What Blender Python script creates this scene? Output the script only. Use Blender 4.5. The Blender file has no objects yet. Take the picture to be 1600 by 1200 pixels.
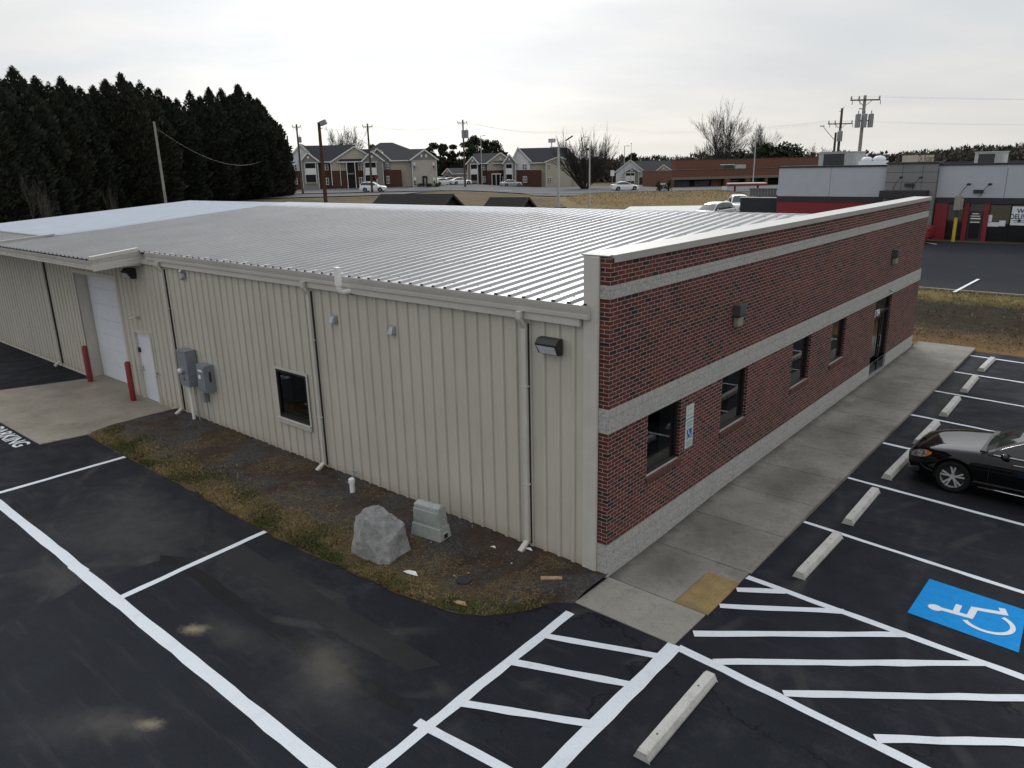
import bpy, bmesh, math, random
from mathutils import Vector, Matrix, noise as mnoise
random.seed(7)
S = bpy.context.scene
COL = S.collection
R = math.radians
PI = math.pi
# ------------------------------------------------------------------ camera (measured from the building's own right angles)
CF, YAW, PIT, ROL = 1168.09, 0.71161, 0.283552, -0.0223203
CAM = Vector((6.1597, -9.4599, 6.7074))
FW = Vector((-math.sin(YAW)*math.cos(PIT), math.cos(YAW)*math.cos(PIT), -math.sin(PIT)))
_r = Vector((math.cos(YAW), math.sin(YAW), 0)); _u = _r.cross(FW)
RT = _r*math.cos(ROL)+_u*math.sin(ROL); UP = -_r*math.sin(ROL)+_u*math.cos(ROL)
F2 = Vector((-math.sin(YAW), math.cos(YAW), 0)); R2 = Vector((math.cos(YAW), math.sin(YAW), 0))
def ray(px, py): return FW+RT*((px-800)/CF)-UP*((py-600)/CF)
def on(px, py, ax, v):                      # survey helper: where a sight line meets an axis plane
    d = ray(px, py); return CAM+d*((v-CAM[ax])/d[ax])
def far(px, s, z=None):                     # ground-plan position at plan distance s along a bearing
    d = ray(px, 258); d.z = 0; t = s/(d.dot(F2)); p = CAM+d*t
    p.z = H(p.x, p.y) if z is None else z; return p
def zat(px, py, s):                         # height of a sight line at plan distance s
    d = ray(px, py); return CAM.z+d.z*s/(d.x*F2.x+d.y*F2.y)
def pl(x, pts):
    if x <= pts[0][0]: return pts[0][1]
    for (a, b), (c, d) in zip(pts, pts[1:]):
        if x <= c:
            t = (x-a)/(c-a); return b+(d-b)*t
    return pts[-1][1]
def sst(a, b, x):
    t = min(1, max(0, (x-a)/(b-a))); return t*t*(3-2*t)
ZL = [(0, 0), (38, 0), (60, 1.9), (80, 3.2), (105, 3.5), (120, 3.2), (135, 2.8), (157, 3.05), (200, 3), (300, 4), (520, 8)]
ZRY = [(-100, 0), (0, 0), (20.7, .1), (21.6, .16), (23, .45), (25.2, 1.12), (26.3, 1.27), (44, 1.5), (60, 1.75), (90, 1.9)]
ZRS = [(60, 1.8), (75, 1.8), (90, 2.1), (110, 2.3), (140, 2.2), (170, 2.0), (200, 1.2), (260, 2), (350, 5), (520, 8)]
def H(x, y):
    v = Vector((x, y, 0))-CAM; s = v.x*F2.x+v.y*F2.y; l = v.x*R2.x+v.y*R2.y
    zr = pl(y, ZRY); k = sst(55, 75, s); zr = zr*(1-k)+pl(s, ZRS)*k
    w = sst(-10, 8, l); z = pl(s, ZL)*(1-w)+zr*w
    if y < 21: z = z*sst(-38, -46, x) + (pl(y, ZRY) if x > -46 else 0)*(1-sst(-38, -46, x))
    return z
# ------------------------------------------------------------------ mesh helpers
class MB:
    def __init__(s): s.v = []; s.f = []; s.m = []
    def add(s, vs, fs, m=0):
        o = len(s.v); s.v += [tuple(v) for v in vs]
        for f in fs: s.f.append(tuple(i+o for i in f)); s.m.append(m)
        return s
    def quad(s, a, b, c, d, m=0): return s.add([a, b, c, d], [(0, 1, 2, 3)], m)
    def box(s, x0, y0, z0, x1, y1, z1, m=0):
        if x0 > x1: x0, x1 = x1, x0
        if y0 > y1: y0, y1 = y1, y0
        if z0 > z1: z0, z1 = z1, z0
        return s.add([(x0,y0,z0),(x1,y0,z0),(x1,y1,z0),(x0,y1,z0),(x0,y0,z1),(x1,y0,z1),(x1,y1,z1),(x0,y1,z1)],
                     [(0,3,2,1),(4,5,6,7),(0,1,5,4),(1,2,6,5),(2,3,7,6),(3,0,4,7)], m)
    def obox(s, M, sx, sy, sz, m=0):        # oriented box, M 4x4, centred
        h = [Vector((a*sx/2, b*sy/2, c*sz/2)) for c in (-1,1) for a, b in ((-1,-1),(1,-1),(1,1),(-1,1))]
        return s.add([M@v for v in h], [(0,3,2,1),(4,5,6,7),(0,1,5,4),(1,2,6,5),(2,3,7,6),(3,0,4,7)], m)
    def beam(s, a, b, w, h, m=0):           # box along a segment
        a, b = Vector(a), Vector(b); d = b-a; L = d.length
        if L < 1e-6: return s
        q = d.to_track_quat('X', 'Z').to_matrix().to_4x4(); q.translation = (a+b)/2
        return s.obox(q, L, w, h, m)
    def tube(s, pts, r, n=8, m=0, cap=True):
        pts = [Vector(p) for p in pts]; rs = r if isinstance(r, (list, tuple)) else [r]*len(pts)
        t = (pts[1]-pts[0]).normalized(); a = t.orthogonal().normalized(); o = len(s.v)
        for i, p in enumerate(pts):
            if i == 0: t2 = pts[1]-pts[0]
            elif i == len(pts)-1: t2 = pts[-1]-pts[-2]
            else: t2 = (pts[i+1]-p).normalized()+(p-pts[i-1]).normalized()
            t2 = t2.normalized() if t2.length > 1e-9 else t
            a = (a-t2*a.dot(t2)); a = a.normalized() if a.length > 1e-6 else t2.orthogonal().normalized(); b = t2.cross(a)
            for k in range(n):
                an = 2*PI*k/n; s.v.append(tuple(p+(a*math.cos(an)+b*math.sin(an))*rs[i]))
        for i in range(len(pts)-1):
            for k in range(n):
                k2 = (k+1) % n; s.f.append((o+i*n+k, o+i*n+k2, o+(i+1)*n+k2, o+(i+1)*n+k)); s.m.append(m)
        if cap:
            s.f.append(tuple(o+k for k in reversed(range(n)))); s.m.append(m)
            e = o+(len(pts)-1)*n; s.f.append(tuple(e+k for k in range(n))); s.m.append(m)
        return s
    def sweep(s, prof, a, b, ax, m=0, cap=True):   # closed profile [(p,z)] swept from a to b; ax: unit vector that p measures along
        a, b, ax = Vector(a), Vector(b), Vector(ax); n = len(prof); o = len(s.v)
        for P in (a, b):
            for p, z in prof: s.v.append(tuple(P+ax*p+Vector((0,0,z))))
        for k in range(n):
            k2 = (k+1) % n; s.f.append((o+k, o+k2, o+n+k2, o+n+k)); s.m.append(m)
        if cap:
            s.f.append(tuple(o+k for k in reversed(range(n)))); s.m.append(m); s.f.append(tuple(o+n+k for k in range(n))); s.m.append(m)
        return s
    def prism(s, poly, T, d, m=0):           # 2-D polygon through T(u,v)->3-D, extruded by vector d
        n = len(poly); d = Vector(d); p = [Vector(T(u, v)) for u, v in poly]
        return s.add(p+[q+d for q in p], [tuple(reversed(range(n))), tuple(range(n, 2*n))]+[(k, (k+1)%n, n+(k+1)%n, n+k) for k in range(n)], m)
    def ball(s, c, r, m=0, nu=10, nv=7):
        c = Vector(c); r = Vector(r) if isinstance(r, (tuple, list, Vector)) else Vector((r,r,r)); o = len(s.v)
        for j in range(nv+1):
            th = PI*j/nv
            for i in range(nu):
                ph = 2*PI*i/nu; s.v.append((c.x+r.x*math.sin(th)*math.cos(ph), c.y+r.y*math.sin(th)*math.sin(ph), c.z+r.z*math.cos(th)))
        for j in range(nv):
            for i in range(nu):
                i2 = (i+1) % nu; s.f.append((o+j*nu+i, o+(j+1)*nu+i, o+(j+1)*nu+i2, o+j*nu+i2)); s.m.append(m)
        return s
    def build(s, name, mats, parent=None, smooth=False, loc=None, bevel=0, label=None):
        me = bpy.data.meshes.new(name); me.from_pydata(s.v, [], s.f)
        mats = mats if isinstance(mats, (list, tuple)) else [mats]
        for m in mats: me.materials.append(m)
        if len(mats) > 1: me.polygons.foreach_set('material_index', s.m)
        if smooth is True: me.polygons.foreach_set('use_smooth', [True]*len(s.f))
        elif smooth:
            me.polygons.foreach_set('use_smooth', [True]*len(s.f)); me.set_sharp_from_angle(angle=R(smooth))
        me.update(); o = bpy.data.objects.new(name, me); COL.objects.link(o)
        if parent is not None: o.parent = parent
        if loc is not None: o.location = loc
        if bevel:
            b = o.modifiers.new('bevel', 'BEVEL'); b.width = bevel; b.segments = 2; b.limit_method = 'ANGLE'
        if label: o['label'] = label
        return o
def tag(o, label=None, cat=None, group=None, kind=None):
    if label: o['label'] = label
    if cat: o['category'] = cat
    if group: o['group'] = group
    if kind: o['kind'] = kind
    return o
def thing(name, label, cat, loc=(0,0,0), rz=0, group=None):
    o = bpy.data.objects.new(name, None); COL.objects.link(o); o.location = loc; o.rotation_euler = (0,0,rz)
    o.empty_display_size = .2
    return tag(o, label, cat, group)
def dup(root, loc, rz=0, label=None, sc=None):
    def cp(o, par):
        c = o.copy(); COL.objects.link(c)
        if par is not None: c.parent = par
        for ch in kids.get(o, ()): cp(ch, c)
        return c
    kids = {}
    for o in list(COL.objects):
        if o.parent: kids.setdefault(o.parent, []).append(o)
    c = cp(root, None); c.location = loc; c.rotation_euler = (0,0,rz)
    if sc: c.scale = sc if isinstance(sc, (tuple, list)) else (sc,)*3
    if label: c['label'] = label
    return c
# ------------------------------------------------------------------ materials
class NT:
    def __init__(s, name, rough=.8, metal=0, spec=.5):
        s.mat = bpy.data.materials.new(name); s.mat.use_nodes = True; s.t = s.mat.node_tree; s.n = s.t.nodes
        s.b = s.n['Principled BSDF']; s.b.inputs['Roughness'].default_value = rough; s.b.inputs['Metallic'].default_value = metal
        s.b.inputs['Specular IOR Level'].default_value = spec
        s.tc = s.n.new('ShaderNodeTexCoord'); s.P = s.tc.outputs['Object']
    def lk(s, a, b): s.t.links.new(a, b)
    def setp(s, sock, v):
        if isinstance(v, (int, float)): sock.default_value = v
        elif isinstance(v, (tuple, list)): sock.default_value = tuple(v)+((1,) if len(v) == 3 and sock.type == 'RGBA' else ())
        else: s.lk(v, sock)
    def math(s, op, a, b=0, c=None, clamp=False):
        n = s.n.new('ShaderNodeMath'); n.operation = op; n.use_clamp = clamp; s.setp(n.inputs[0], a); s.setp(n.inputs[1], b)
        if c is not None: s.setp(n.inputs[2], c)
        return n.outputs[0]
    def vmath(s, op, a, b):
        n = s.n.new('ShaderNodeVectorMath'); n.operation = op; s.setp(n.inputs[0], a); s.setp(n.inputs[1], b)
        return n.outputs['Value'] if op in ('LENGTH', 'DOT_PRODUCT', 'DISTANCE') else n.outputs[0]
    def noise(s, sc, det=4, rough=.55, vec=None, dist=0):
        n = s.n.new('ShaderNodeTexNoise'); n.inputs['Scale'].default_value = sc; n.inputs['Detail'].default_value = det
        n.inputs['Roughness'].default_value = rough; n.inputs['Distortion'].default_value = dist; s.lk(vec or s.P, n.inputs['Vector']); return n.outputs['Fac']
    def voro(s, sc, feature='F1', vec=None, out='Distance'):
        n = s.n.new('ShaderNodeTexVoronoi'); n.feature = feature; n.inputs['Scale'].default_value = sc; s.lk(vec or s.P, n.inputs['Vector']); return n.outputs[out]
    def scale(s, v, k): return s.vmath('MULTIPLY', v, k)
    def ramp(s, f, stops, interp='LINEAR'):
        n = s.n.new('ShaderNodeValToRGB'); e = n.color_ramp.elements; n.color_ramp.interpolation = interp
        while len(e) < len(stops): e.new(.5)
        for k, (p, c) in enumerate(stops):
            e[k].position = p; c = (c,)*3 if isinstance(c, (int, float)) else c; e[k].color = (*c, 1)
        s.lk(f, n.inputs[0]); return n.outputs[0]
    def mix(s, f, a, b, bl='MIX'):
        n = s.n.new('ShaderNodeMix'); n.data_type = 'RGBA'; n.blend_type = bl; s.setp(n.inputs[0], f); s.setp(n.inputs[6], a); s.setp(n.inputs[7], b); return n.outputs[2]
    def map(s, f, a, b, c=0, d=1):
        n = s.n.new('ShaderNodeMapRange'); s.setp(n.inputs[0], f)
        for i, v in enumerate((a, b, c, d)): n.inputs[i+1].default_value = v
        return n.outputs[0]
    def smap(s, f, a, b, c=0, d=1):
        o = s.map(f, a, b, c, d); o.node.interpolation_type = 'SMOOTHSTEP'; return o
    def sep(s, v):
        n = s.n.new('ShaderNodeSeparateXYZ'); s.lk(v, n.inputs[0]); return n.outputs
    def comb(s, x, y, z=0):
        n = s.n.new('ShaderNodeCombineXYZ'); s.setp(n.inputs[0], x); s.setp(n.inputs[1], y); s.setp(n.inputs[2], z); return n.outputs[0]
    def col(s, c): s.setp(s.b.inputs['Base Color'], c); return s
    def rough(s, c): s.setp(s.b.inputs['Roughness'], c); return s
    def bump(s, h, st=.3, dist=.02):
        n = s.n.new('ShaderNodeBump'); n.inputs['Strength'].default_value = st; n.inputs['Distance'].default_value = dist
        s.lk(h, n.inputs['Height']); s.lk(n.outputs[0], s.b.inputs['Normal']); return s
    def rnd(s):
        n = s.n.new('ShaderNodeObjectInfo'); return n.outputs['Random']
    def island(s):
        n = s.n.new('ShaderNodeNewGeometry'); return n.outputs['Random Per Island']
    def wp(s):
        n = s.n.new('ShaderNodeNewGeometry'); return n.outputs['Position']
def cm(name, c, rough=.6, metal=0, var=.12, sc=6, bump=0, spec=None, coat=0, island=0):
    if spec is None: spec = .12 if rough >= .75 else .5
    t = NT(name, rough, metal, spec); f = t.noise(sc, 5, .6)
    lo = tuple(x*(1-var) for x in c); hi = tuple(min(1, x*(1+var)) for x in c)
    out = t.ramp(f, [(.3, lo), (.7, hi)])
    if island: out = t.mix(1, out, t.ramp(t.island(), [(0, 1-island), (1, 1)]), 'MULTIPLY')
    t.col(out)
    if bump: t.bump(t.noise(sc*6, 3), bump)
    if coat: t.b.inputs['Coat Weight'].default_value = coat; t.b.inputs['Coat Roughness'].default_value = .03
    return t.mat
def sq(t, cx, cy, rx, ry, rot=0):           # soft-edged stain mask with its own place on the ground
    p = t.vmath('SUBTRACT', t.P, (cx, cy, 0)); x, y, z = t.sep(p)
    c, s = math.cos(rot), math.sin(rot)
    u = t.math('MULTIPLY', t.math('ADD', t.math('MULTIPLY', x, c), t.math('MULTIPLY', y, s)), 1/rx)
    v = t.math('MULTIPLY', t.math('ADD', t.math('MULTIPLY', x, -s), t.math('MULTIPLY', y, c)), 1/ry)
    d = t.vmath('LENGTH', t.comb(u, v, 0), (0,0,0))
    d = t.math('ADD', d, t.math('MULTIPLY', t.math('SUBTRACT', t.noise(max(1.6, 1.1/min(rx, ry)), 7, .75), .5), 1.7))
    return t.smap(d, 1.25, -.1)
# asphalt, freshly sealed
t = NT('sealed_asphalt', .85, 0, .1)
base = t.ramp(t.noise(.45, 6, .6), [(.3, (.0112, .0130, .0175)), (.7, (.0178, .0205, .0272))])
base = t.mix(t.smap(t.voro(70), .0, .35), (.040, .044, .051), base)
base = t.mix(t.math('MULTIPLY', t.smap(t.noise(.9, 7, .7), .53, .68), .35), base, (.055, .054, .052))
str_ = t.noise(3.0, 4, .6, t.scale(t.P, (.18, 2.2, 1)))
base = t.mix(t.math('MULTIPLY', t.smap(str_, .55, .75), .22), base, (.06, .059, .057))
for cx, cy, rx, ry, ro, w, c in ((-8.2,-4.3,2.3,1.3,.1,.55,(.07,.068,.064)), (-9.6,-3.6,1.6,.7,0,.4,(.07,.068,.064)), (-4.0,-3.6,1.9,.55,.1,.4,(.075,.072,.068)), (-7.4,-5.9,1.1,.45,0,.45,(.08,.075,.07)),
        (-1.75,-4.42,.75,.42,-.4,.42,(.17,.15,.125)), (-1.7,-4.5,1.5,.85,-.4,.28,(.10,.095,.088)),
        (2.25,14.5,.35,6,0,.5,(.075,.073,.07)), (4.6,15.6,1.2,1.0,0,.5,(.07,.069,.067)), (2.2,4,.25,3,0,.3,(.06,.06,.058))):
    base = t.mix(t.math('MULTIPLY', sq(t, cx, cy, rx, ry, ro), w), base, c)
for cx, cy, rad, wd, s_ in ((-9.5,-9.0,5.2,.13,.5), (-9.5,-9.0,3.7,.12,.4), (-2.6,-9.8,6.6,.14,.35), (-6.0,2.5,7.2,.13,.55), (-6.0,2.5,8.6,.12,.4), (9.5,3,5.5,.13,.35), (9.5,3,7.0,.12,.35), (4,12,3.6,.1,.3)):   # tyre scuffs
    d = t.math('ABSOLUTE', t.math('SUBTRACT', t.vmath('LENGTH', t.vmath('SUBTRACT', t.P, (cx, cy, 0)), (0,0,0)), rad))
    base = t.mix(t.math('MULTIPLY', t.math('MULTIPLY', t.smap(d, wd, wd*.3), t.smap(t.noise(.8, 4), .46, .62)), s_), base, (.058,.057,.055))
ck = t.math('MULTIPLY', t.smap(t.voro(.33, 'DISTANCE_TO_EDGE', t.vmath('ADD', t.P, t.scale(t.vmath('SUBTRACT', t.comb(t.noise(1.5, 5), t.noise(1.7, 5), 0), (.5,.5,0)), (1.6,1.6,0)))), .010, .002), t.smap(t.noise(.23, 3), .5, .58))
base = t.mix(t.math('MULTIPLY', ck, .75), base, (.006,.006,.007))
x_, y_, z_ = t.sep(t.P)   # older seal coat ends in a wandering seam
seam = t.math('ADD', t.math('MULTIPLY', x_, .5), t.math('ADD', y_, t.math('MULTIPLY', t.noise(.5, 3), 1.2)))
base = t.mix(t.math('MULTIPLY', t.smap(t.math('ABSOLUTE', t.math('ADD', seam, 6.2)), .12, .0), .5), base, (.010, .0105, .012))
t.col(base).bump(t.noise(160, 3, .7), .5, .006); t.rough(t.map(t.noise(2, 4), .3, .7, .68, .9)); ASPH = t.mat
def asph2(name, lo, hi, sc):
    t = NT(name, .85, 0, .1); a = t.ramp(t.noise(.7, 6, .65), [(.3, lo), (.7, hi)]); st = t.noise(2.6, 6, .7, t.scale(t.P, sc)); a = t.mix(t.math('MULTIPLY', t.smap(st, .5, .75), .3), a, (.062,.061,.06))
    a = t.mix(t.smap(t.voro(70), .0, .35), (.040, .044, .051), a)
    for cx, cy, rx, ry, ro, w, c in ((-4.1,-5.14,.26,.15,.5,.8,(.30,.25,.17)), (-3.55,-4.85,.9,.3,.15,.3,(.11,.10,.085)), (-1.75,-4.42,.75,.42,-.4,.42,(.17,.15,.125)), (-1.7,-4.5,1.5,.85,-.4,.28,(.10,.095,.088)), (-2.58,-6.52,.22,.12,.6,.75,(.26,.22,.16)), (-2.9,-6.75,.75,.3,.5,.35,(.12,.11,.095)), (-3.3,-7.2,1.0,.4,.6,.22,(.09,.085,.078))):
        a = t.mix(t.math('MULTIPLY', sq(t, cx, cy, rx, ry, ro), w), a, c)
    t.col(a).bump(t.noise(160, 3, .7), .5, .006); return t.mat
ASPHB = asph2('newer_seal_asphalt', (.0130,.0150,.0203), (.0185,.0213,.0283), (.2,1.8,1)); ASPHD = asph2('dark_seal_asphalt', (.0105,.011,.0125), (.0165,.0175,.020), (.2,2,1)); ASPHC = asph2('worn_asphalt', (.0205,.021,.0225), (.031,.0315,.0335), (.15,2.5,1))
t = NT('old_asphalt', .9, 0, .02); a = t.ramp(t.noise(.25, 6, .65), [(.3, (.027, .030, .038)), (.7, (.039, .042, .051))]); x, y, z = t.sep(t.P); yy = t.math('ADD', y, t.math('MULTIPLY', t.noise(.3, 5), 3)); a = t.mix(t.math('MULTIPLY', t.smap(yy, 32, 28), .6), a, (.058,.059,.062)); t.col(t.mix(t.smap(t.noise(30, 3), .35, .6), (.02,.022,.027), a)); OLDASPH = t.mat
t = NT('road_asphalt', .9, 0, .05); a = t.ramp(t.noise(.12, 6, .65, t.scale(t.P, (1, .4, 1))), [(.3, (.105, .107, .11)), (.7, (.15, .152, .154))]); t.col(a); ROAD = t.mat
t = NT('line_paint', .6, 0, .4); p = t.mix(t.math('MULTIPLY', t.smap(t.noise(1.7, 7, .72), .5, .72), .4), (.66, .695, .745), (.46, .48, .51)); p = t.mix(t.smap(t.noise(14, 6, .75), .60, .76), p, (.42, .43, .45)); t.col(t.mix(t.smap(t.noise(75, 3, .7), .62, .70), p, (.14, .14, .15))).bump(t.noise(160, 3, .7), .4, .005); PAINT = t.mat
BLUE = cm('blue_paint', (.004,.235,.60), .7, var=.1, sc=8, bump=.1, spec=.12)
# concrete
def conc(name, lo, hi, dark, dk=.5, joint=None, extra=None):
    t = NT(name, .9, 0, .3); b = t.ramp(t.noise(1.3, 7, .68), [(.28, lo), (.72, hi)])
    b = t.mix(t.math('MULTIPLY', t.smap(t.noise(.55, 6, .7), .45, .68), dk), b, dark)
    b = t.mix(t.math('MULTIPLY', t.smap(t.noise(2.6, 8, .78), .50, .68), .55), b, tuple(x*.62 for x in dark))
    b = t.mix(t.math('MULTIPLY', t.smap(t.noise(38, 5, .75), .5, .68), .55), b, tuple(x*.5 for x in lo))
    st = t.noise(2.2, 6, .7, t.scale(t.P, (.35, 1.6, 1)))
    b = t.mix(t.math('MULTIPLY', t.smap(st, .55, .8), .45), b, tuple(x*.6 for x in lo))
    if extra: b = extra(t, b)
    t.col(b).bump(t.noise(60, 4, .7), .25, .01); return t.mat
def walk_extra(t, b):
    x, y, z = t.sep(t.P)
    e = t.smap(t.math('ADD', x, t.math('MULTIPLY', t.noise(2, 5, .7), .5)), .55, .2)       # grime where rain drips off the wall
    b = t.mix(t.math('MULTIPLY', e, .85), b, (.06, .056, .05))
    for cx, cy, rx, ry in ((.9, 2.6, .8, .9), (.6, .9, .6, .8), (1.1, 5.5, .7, 1.4), (1.0, 9.2, .9, 1.3), (.8, 13, .8, 1.4)):
        b = t.mix(t.math('MULTIPLY', sq(t, cx, cy, rx, ry), .6), b, (.085, .08, .072))
    b = t.mix(t.math('MULTIPLY', t.smap(t.noise(7, 7, .8, t.scale(t.P, (.5, 1.3, 1))), .54, .7), .5), b, (.1,.095,.085))
    return b
WALK = conc('sidewalk_concrete', (.165, .156, .138), (.335, .318, .285), (.115, .108, .095), .7, extra=walk_extra)
RAMPC = conc('landing_concrete', (.25, .232, .205), (.33, .312, .28), (.2, .185, .16), .4)
PADC = conc('pad_concrete', (.25, .225, .185), (.37, .335, .28), (.17, .155, .13), .5)
JAMB = cm('pale_plaster', (.5,.5,.49), .8, var=.05, sc=3)
STOPC = conc('wheel_stop_concrete', (.47, .46, .43), (.6, .59, .56), (.4, .39, .36), .4)
LIGHTC = conc('light_concrete', (.6, .6, .58), (.72, .72, .7), (.5, .5, .48), .3)
# brick
t = NT('red_brick', .85, 0, .3); x, y, z = t.sep(t.P); v = t.comb(t.math('ADD', y, x), z, 0)
bn = t.n.new('ShaderNodeTexBrick'); t.lk(v, bn.inputs['Vector']); bn.offset = .5
for k, q in (('Scale', 1), ('Mortar Size', .0047), ('Mortar Smooth', .15), ('Brick Width', .2032), ('Row Height', .0677), ('Bias', 0)): bn.inputs[k].default_value = q
bn.inputs['Color1'].default_value = (0,0,0,1); bn.inputs['Color2'].default_value = (1,1,1,1); bn.inputs['Mortar'].default_value = (.5,.5,.5,1)
bc = t.ramp(bn.outputs['Color'], [(0, (.018,.019,.020)), (.055, (.02,.018,.018)), (.085, (.052,.018,.016)), (.35, (.094,.022,.019)), (.65, (.128,.026,.022)), (.88, (.098,.031,.02)), (.95, (.15,.038,.026))])
bc = t.mix(1, bc, t.ramp(t.noise(50, 4, .7), [(.25, .72), (.75, 1.2)]), 'MULTIPLY')
bc = t.mix(1, bc, t.ramp(t.noise(.55, 6, .65), [(.3, .78), (.7, 1.22)]), 'MULTIPLY')
st = t.smap(t.noise(2.4, 6, .7, t.scale(v, (1.6, .22, 1))), .55, .78)
bc = t.mix(t.math('MULTIPLY', st, .16), bc, (.2,.17,.155))
mc = t.ramp(t.noise(3, 5), [(.3, (.32,.285,.265)), (.7, (.45,.41,.385))])
t.col(t.mix(bn.outputs['Fac'], bc, mc)); t.bump(t.math('SUBTRACT', 1, bn.outputs['Fac']), .6, .008); BRICK = t.mat
t = NT('soldier_brick', .85, 0, .3); x, y, z = t.sep(t.P); w = t.math('FRACT', t.math('MULTIPLY', y, 1/.0677)); m_ = t.smap(t.math('ABSOLUTE', t.math('SUBTRACT', w, .5)), .38, .44)
t.col(t.mix(m_, t.ramp(t.noise(9, 3), [(.3,(.06,.022,.019)),(.7,(.11,.036,.027))]), (.17,.14,.125))); SILLB = t.mat
# split-face block
t = NT('split_face_block', .92, 0, .25); x, y, z = t.sep(t.P); v = t.comb(t.math('ADD', y, x), z, 0)
bn = t.n.new('ShaderNodeTexBrick'); t.lk(v, bn.inputs['Vector'])
for k, q in (('Scale', 1), ('Mortar Size', .0035), ('Mortar Smooth', .3), ('Brick Width', .4064), ('Row Height', .2031)): bn.inputs[k].default_value = q
bc = t.ramp(t.noise(22, 6, .75), [(.3, (.24,.235,.22)), (.5, (.45,.445,.42)), (.72, (.60,.59,.56))])
bc = t.mix(t.math('MULTIPLY', t.smap(t.noise(1.6, 6, .7, t.scale(t.P, (1, 1, .25))), .5, .75), .45), bc, (.27,.265,.235))
t.col(t.mix(t.math('MULTIPLY', bn.outputs['Fac'], .85), bc, (.17,.165,.15))); t.bump(t.noise(26, 6, .8), .9, .03); BLOCK = t.mat
# sheet metal
t = NT('beige_wall_metal', .5, 0, .35); x, y, z = t.sep(t.P)
c = t.ramp(t.noise(.8, 5, .6), [(.3, (.50,.466,.405)), (.7, (.555,.52,.455))])
c = t.mix(t.math('MULTIPLY', t.smap(t.noise(5, 5, .7, t.scale(t.P, (2.5, 1, .12))), .50, .76), .34), c, (.30,.28,.245))
fx = t.math('FRACT', t.math('MULTIPLY', t.math('ADD', x, 36*.3048), 1/.3048)); rib_shade = t.smap(t.math('ABSOLUTE', t.math('SUBTRACT', fx, .935)), .075, .01)   # shaded side of each rib painted in as a dark, dirty line
c = t.mix(t.math('MULTIPLY', rib_shade, t.map(t.noise(1.1, 4, .6, t.scale(t.P, (3, 1, .5))), .3, .7, .16, .5)), c, (.16,.15,.13))
low = t.smap(t.math('ADD', z, t.math('MULTIPLY', t.noise(3, 5, .7), .35)), .5, .12)
c = t.mix(t.math('MULTIPLY', low, .55), c, (.33,.27,.17)); t.col(c).bump(t.noise(1.2, 3), .04, .05); WALLM = t.mat
TRIM = cm('beige_trim_metal', (.54,.515,.468), .45, var=.06, sc=3)
t = NT('gutter_metal', .42, 0, .4); c = t.ramp(t.noise(1.2, 5), [(.3,(.48,.462,.425)),(.7,(.55,.53,.49))]); x, y, z = t.sep(t.P)
c = t.mix(t.math('MULTIPLY', t.smap(t.noise(7, 6, .75, t.scale(t.P, (2.2, 2.2, .5))), .52, .72), t.smap(x, -13, -16)), c, (.17,.165,.15)); t.col(c); GUT = t.mat
t = NT('roof_metal', .34, .8, .5); c = t.ramp(t.noise(.5, 6, .65), [(.3,(.195,.195,.197)),(.7,(.24,.24,.24))])
c = t.mix(t.math('MULTIPLY', t.smap(t.noise(6, 6, .75, t.scale(t.P, (3, .35, 1))), .55, .75), .3), c, (.22,.215,.21)); x, y, z = t.sep(t.P); fr_ = t.math('MULTIPLY', t.smap(t.math('ADD', y, t.math('MULTIPLY', t.noise(.9, 5, .7), 1.2)), 8.9, 9.9), t.smap(x, -2.5, -7)); c = t.mix(t.math('MULTIPLY', fr_, .85), c, (.62,.64,.67))   # frost still lying along the ridge
t.col(c); t.lk(t.math('MULTIPLY', t.math('SUBTRACT', 1, fr_), .8), t.b.inputs['Metallic'])
t.rough(t.map(t.noise(1.2, 5, .7), .3, .7, .26, .42)); ROOF = t.mat
WROOF = cm('white_roof_metal', (.46,.505,.57), .5, var=.05, sc=1.2)
COPE = cm('coping_metal', (.41,.40,.375), .34, .15, var=.05, sc=2)
BACKM = cm('parapet_back_metal', (.30,.29,.27), .5, var=.1, sc=2)
WHITEP = cm('white_painted_steel', (.66,.69,.74), .5, var=.05, sc=1.5)
PVC = cm('white_pvc', (.78,.78,.75), .4, var=.05, sc=5)
BRONZE = cm('dark_bronze_aluminium', (.022,.022,.022), .4, .3, var=.1, sc=4)
t = NT('dark_window_glass', .03)
t.n.remove(t.b); tr = t.n.new('ShaderNodeBsdfTransparent'); tr.inputs[0].default_value = (.42,.46,.46,1); gs = t.n.new('ShaderNodeBsdfGlossy'); gs.inputs['Roughness'].default_value = .02; fr = t.n.new('ShaderNodeFresnel'); fr.inputs[0].default_value = 1.55; mx = t.n.new('ShaderNodeMixShader'); t.lk(t.math('MULTIPLY', fr.outputs[0], 1.5, clamp=True), mx.inputs[0]); t.lk(tr.outputs[0], mx.inputs[1]); t.lk(gs.outputs[0], mx.inputs[2]); t.lk(mx.outputs[0], t.n['Material Output'].inputs[0]); GLASS = t.mat
GBOX = cm('grey_enclosure', (.19,.215,.245), .45, var=.1, sc=4)
GALV = cm('galvanised_steel', (.38,.40,.42), .45, .5, var=.15, sc=8)
BLACKP = cm('black_plastic', (.018,.018,.018), .5, var=.2, sc=10)
LENS = cm('frosted_lens', (.62,.66,.68), .25, var=.1, sc=12)
REDP = cm('red_paint', (.19,.009,.013), .45, var=.12, sc=5, bump=.05)
YEL = None
t = NT('tactile_yellow', .75); c = t.ramp(t.noise(3, 6, .7), [(.3,(.20,.135,.055)),(.7,(.33,.23,.09))]); x, y, z = t.sep(t.P)
c = t.mix(t.smap(t.math('ADD', y, t.math('MULTIPLY', t.noise(4, 5, .7), .8)), .75, .3), c, (.17,.13,.065)); t.col(c); TACT = t.mat
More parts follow.
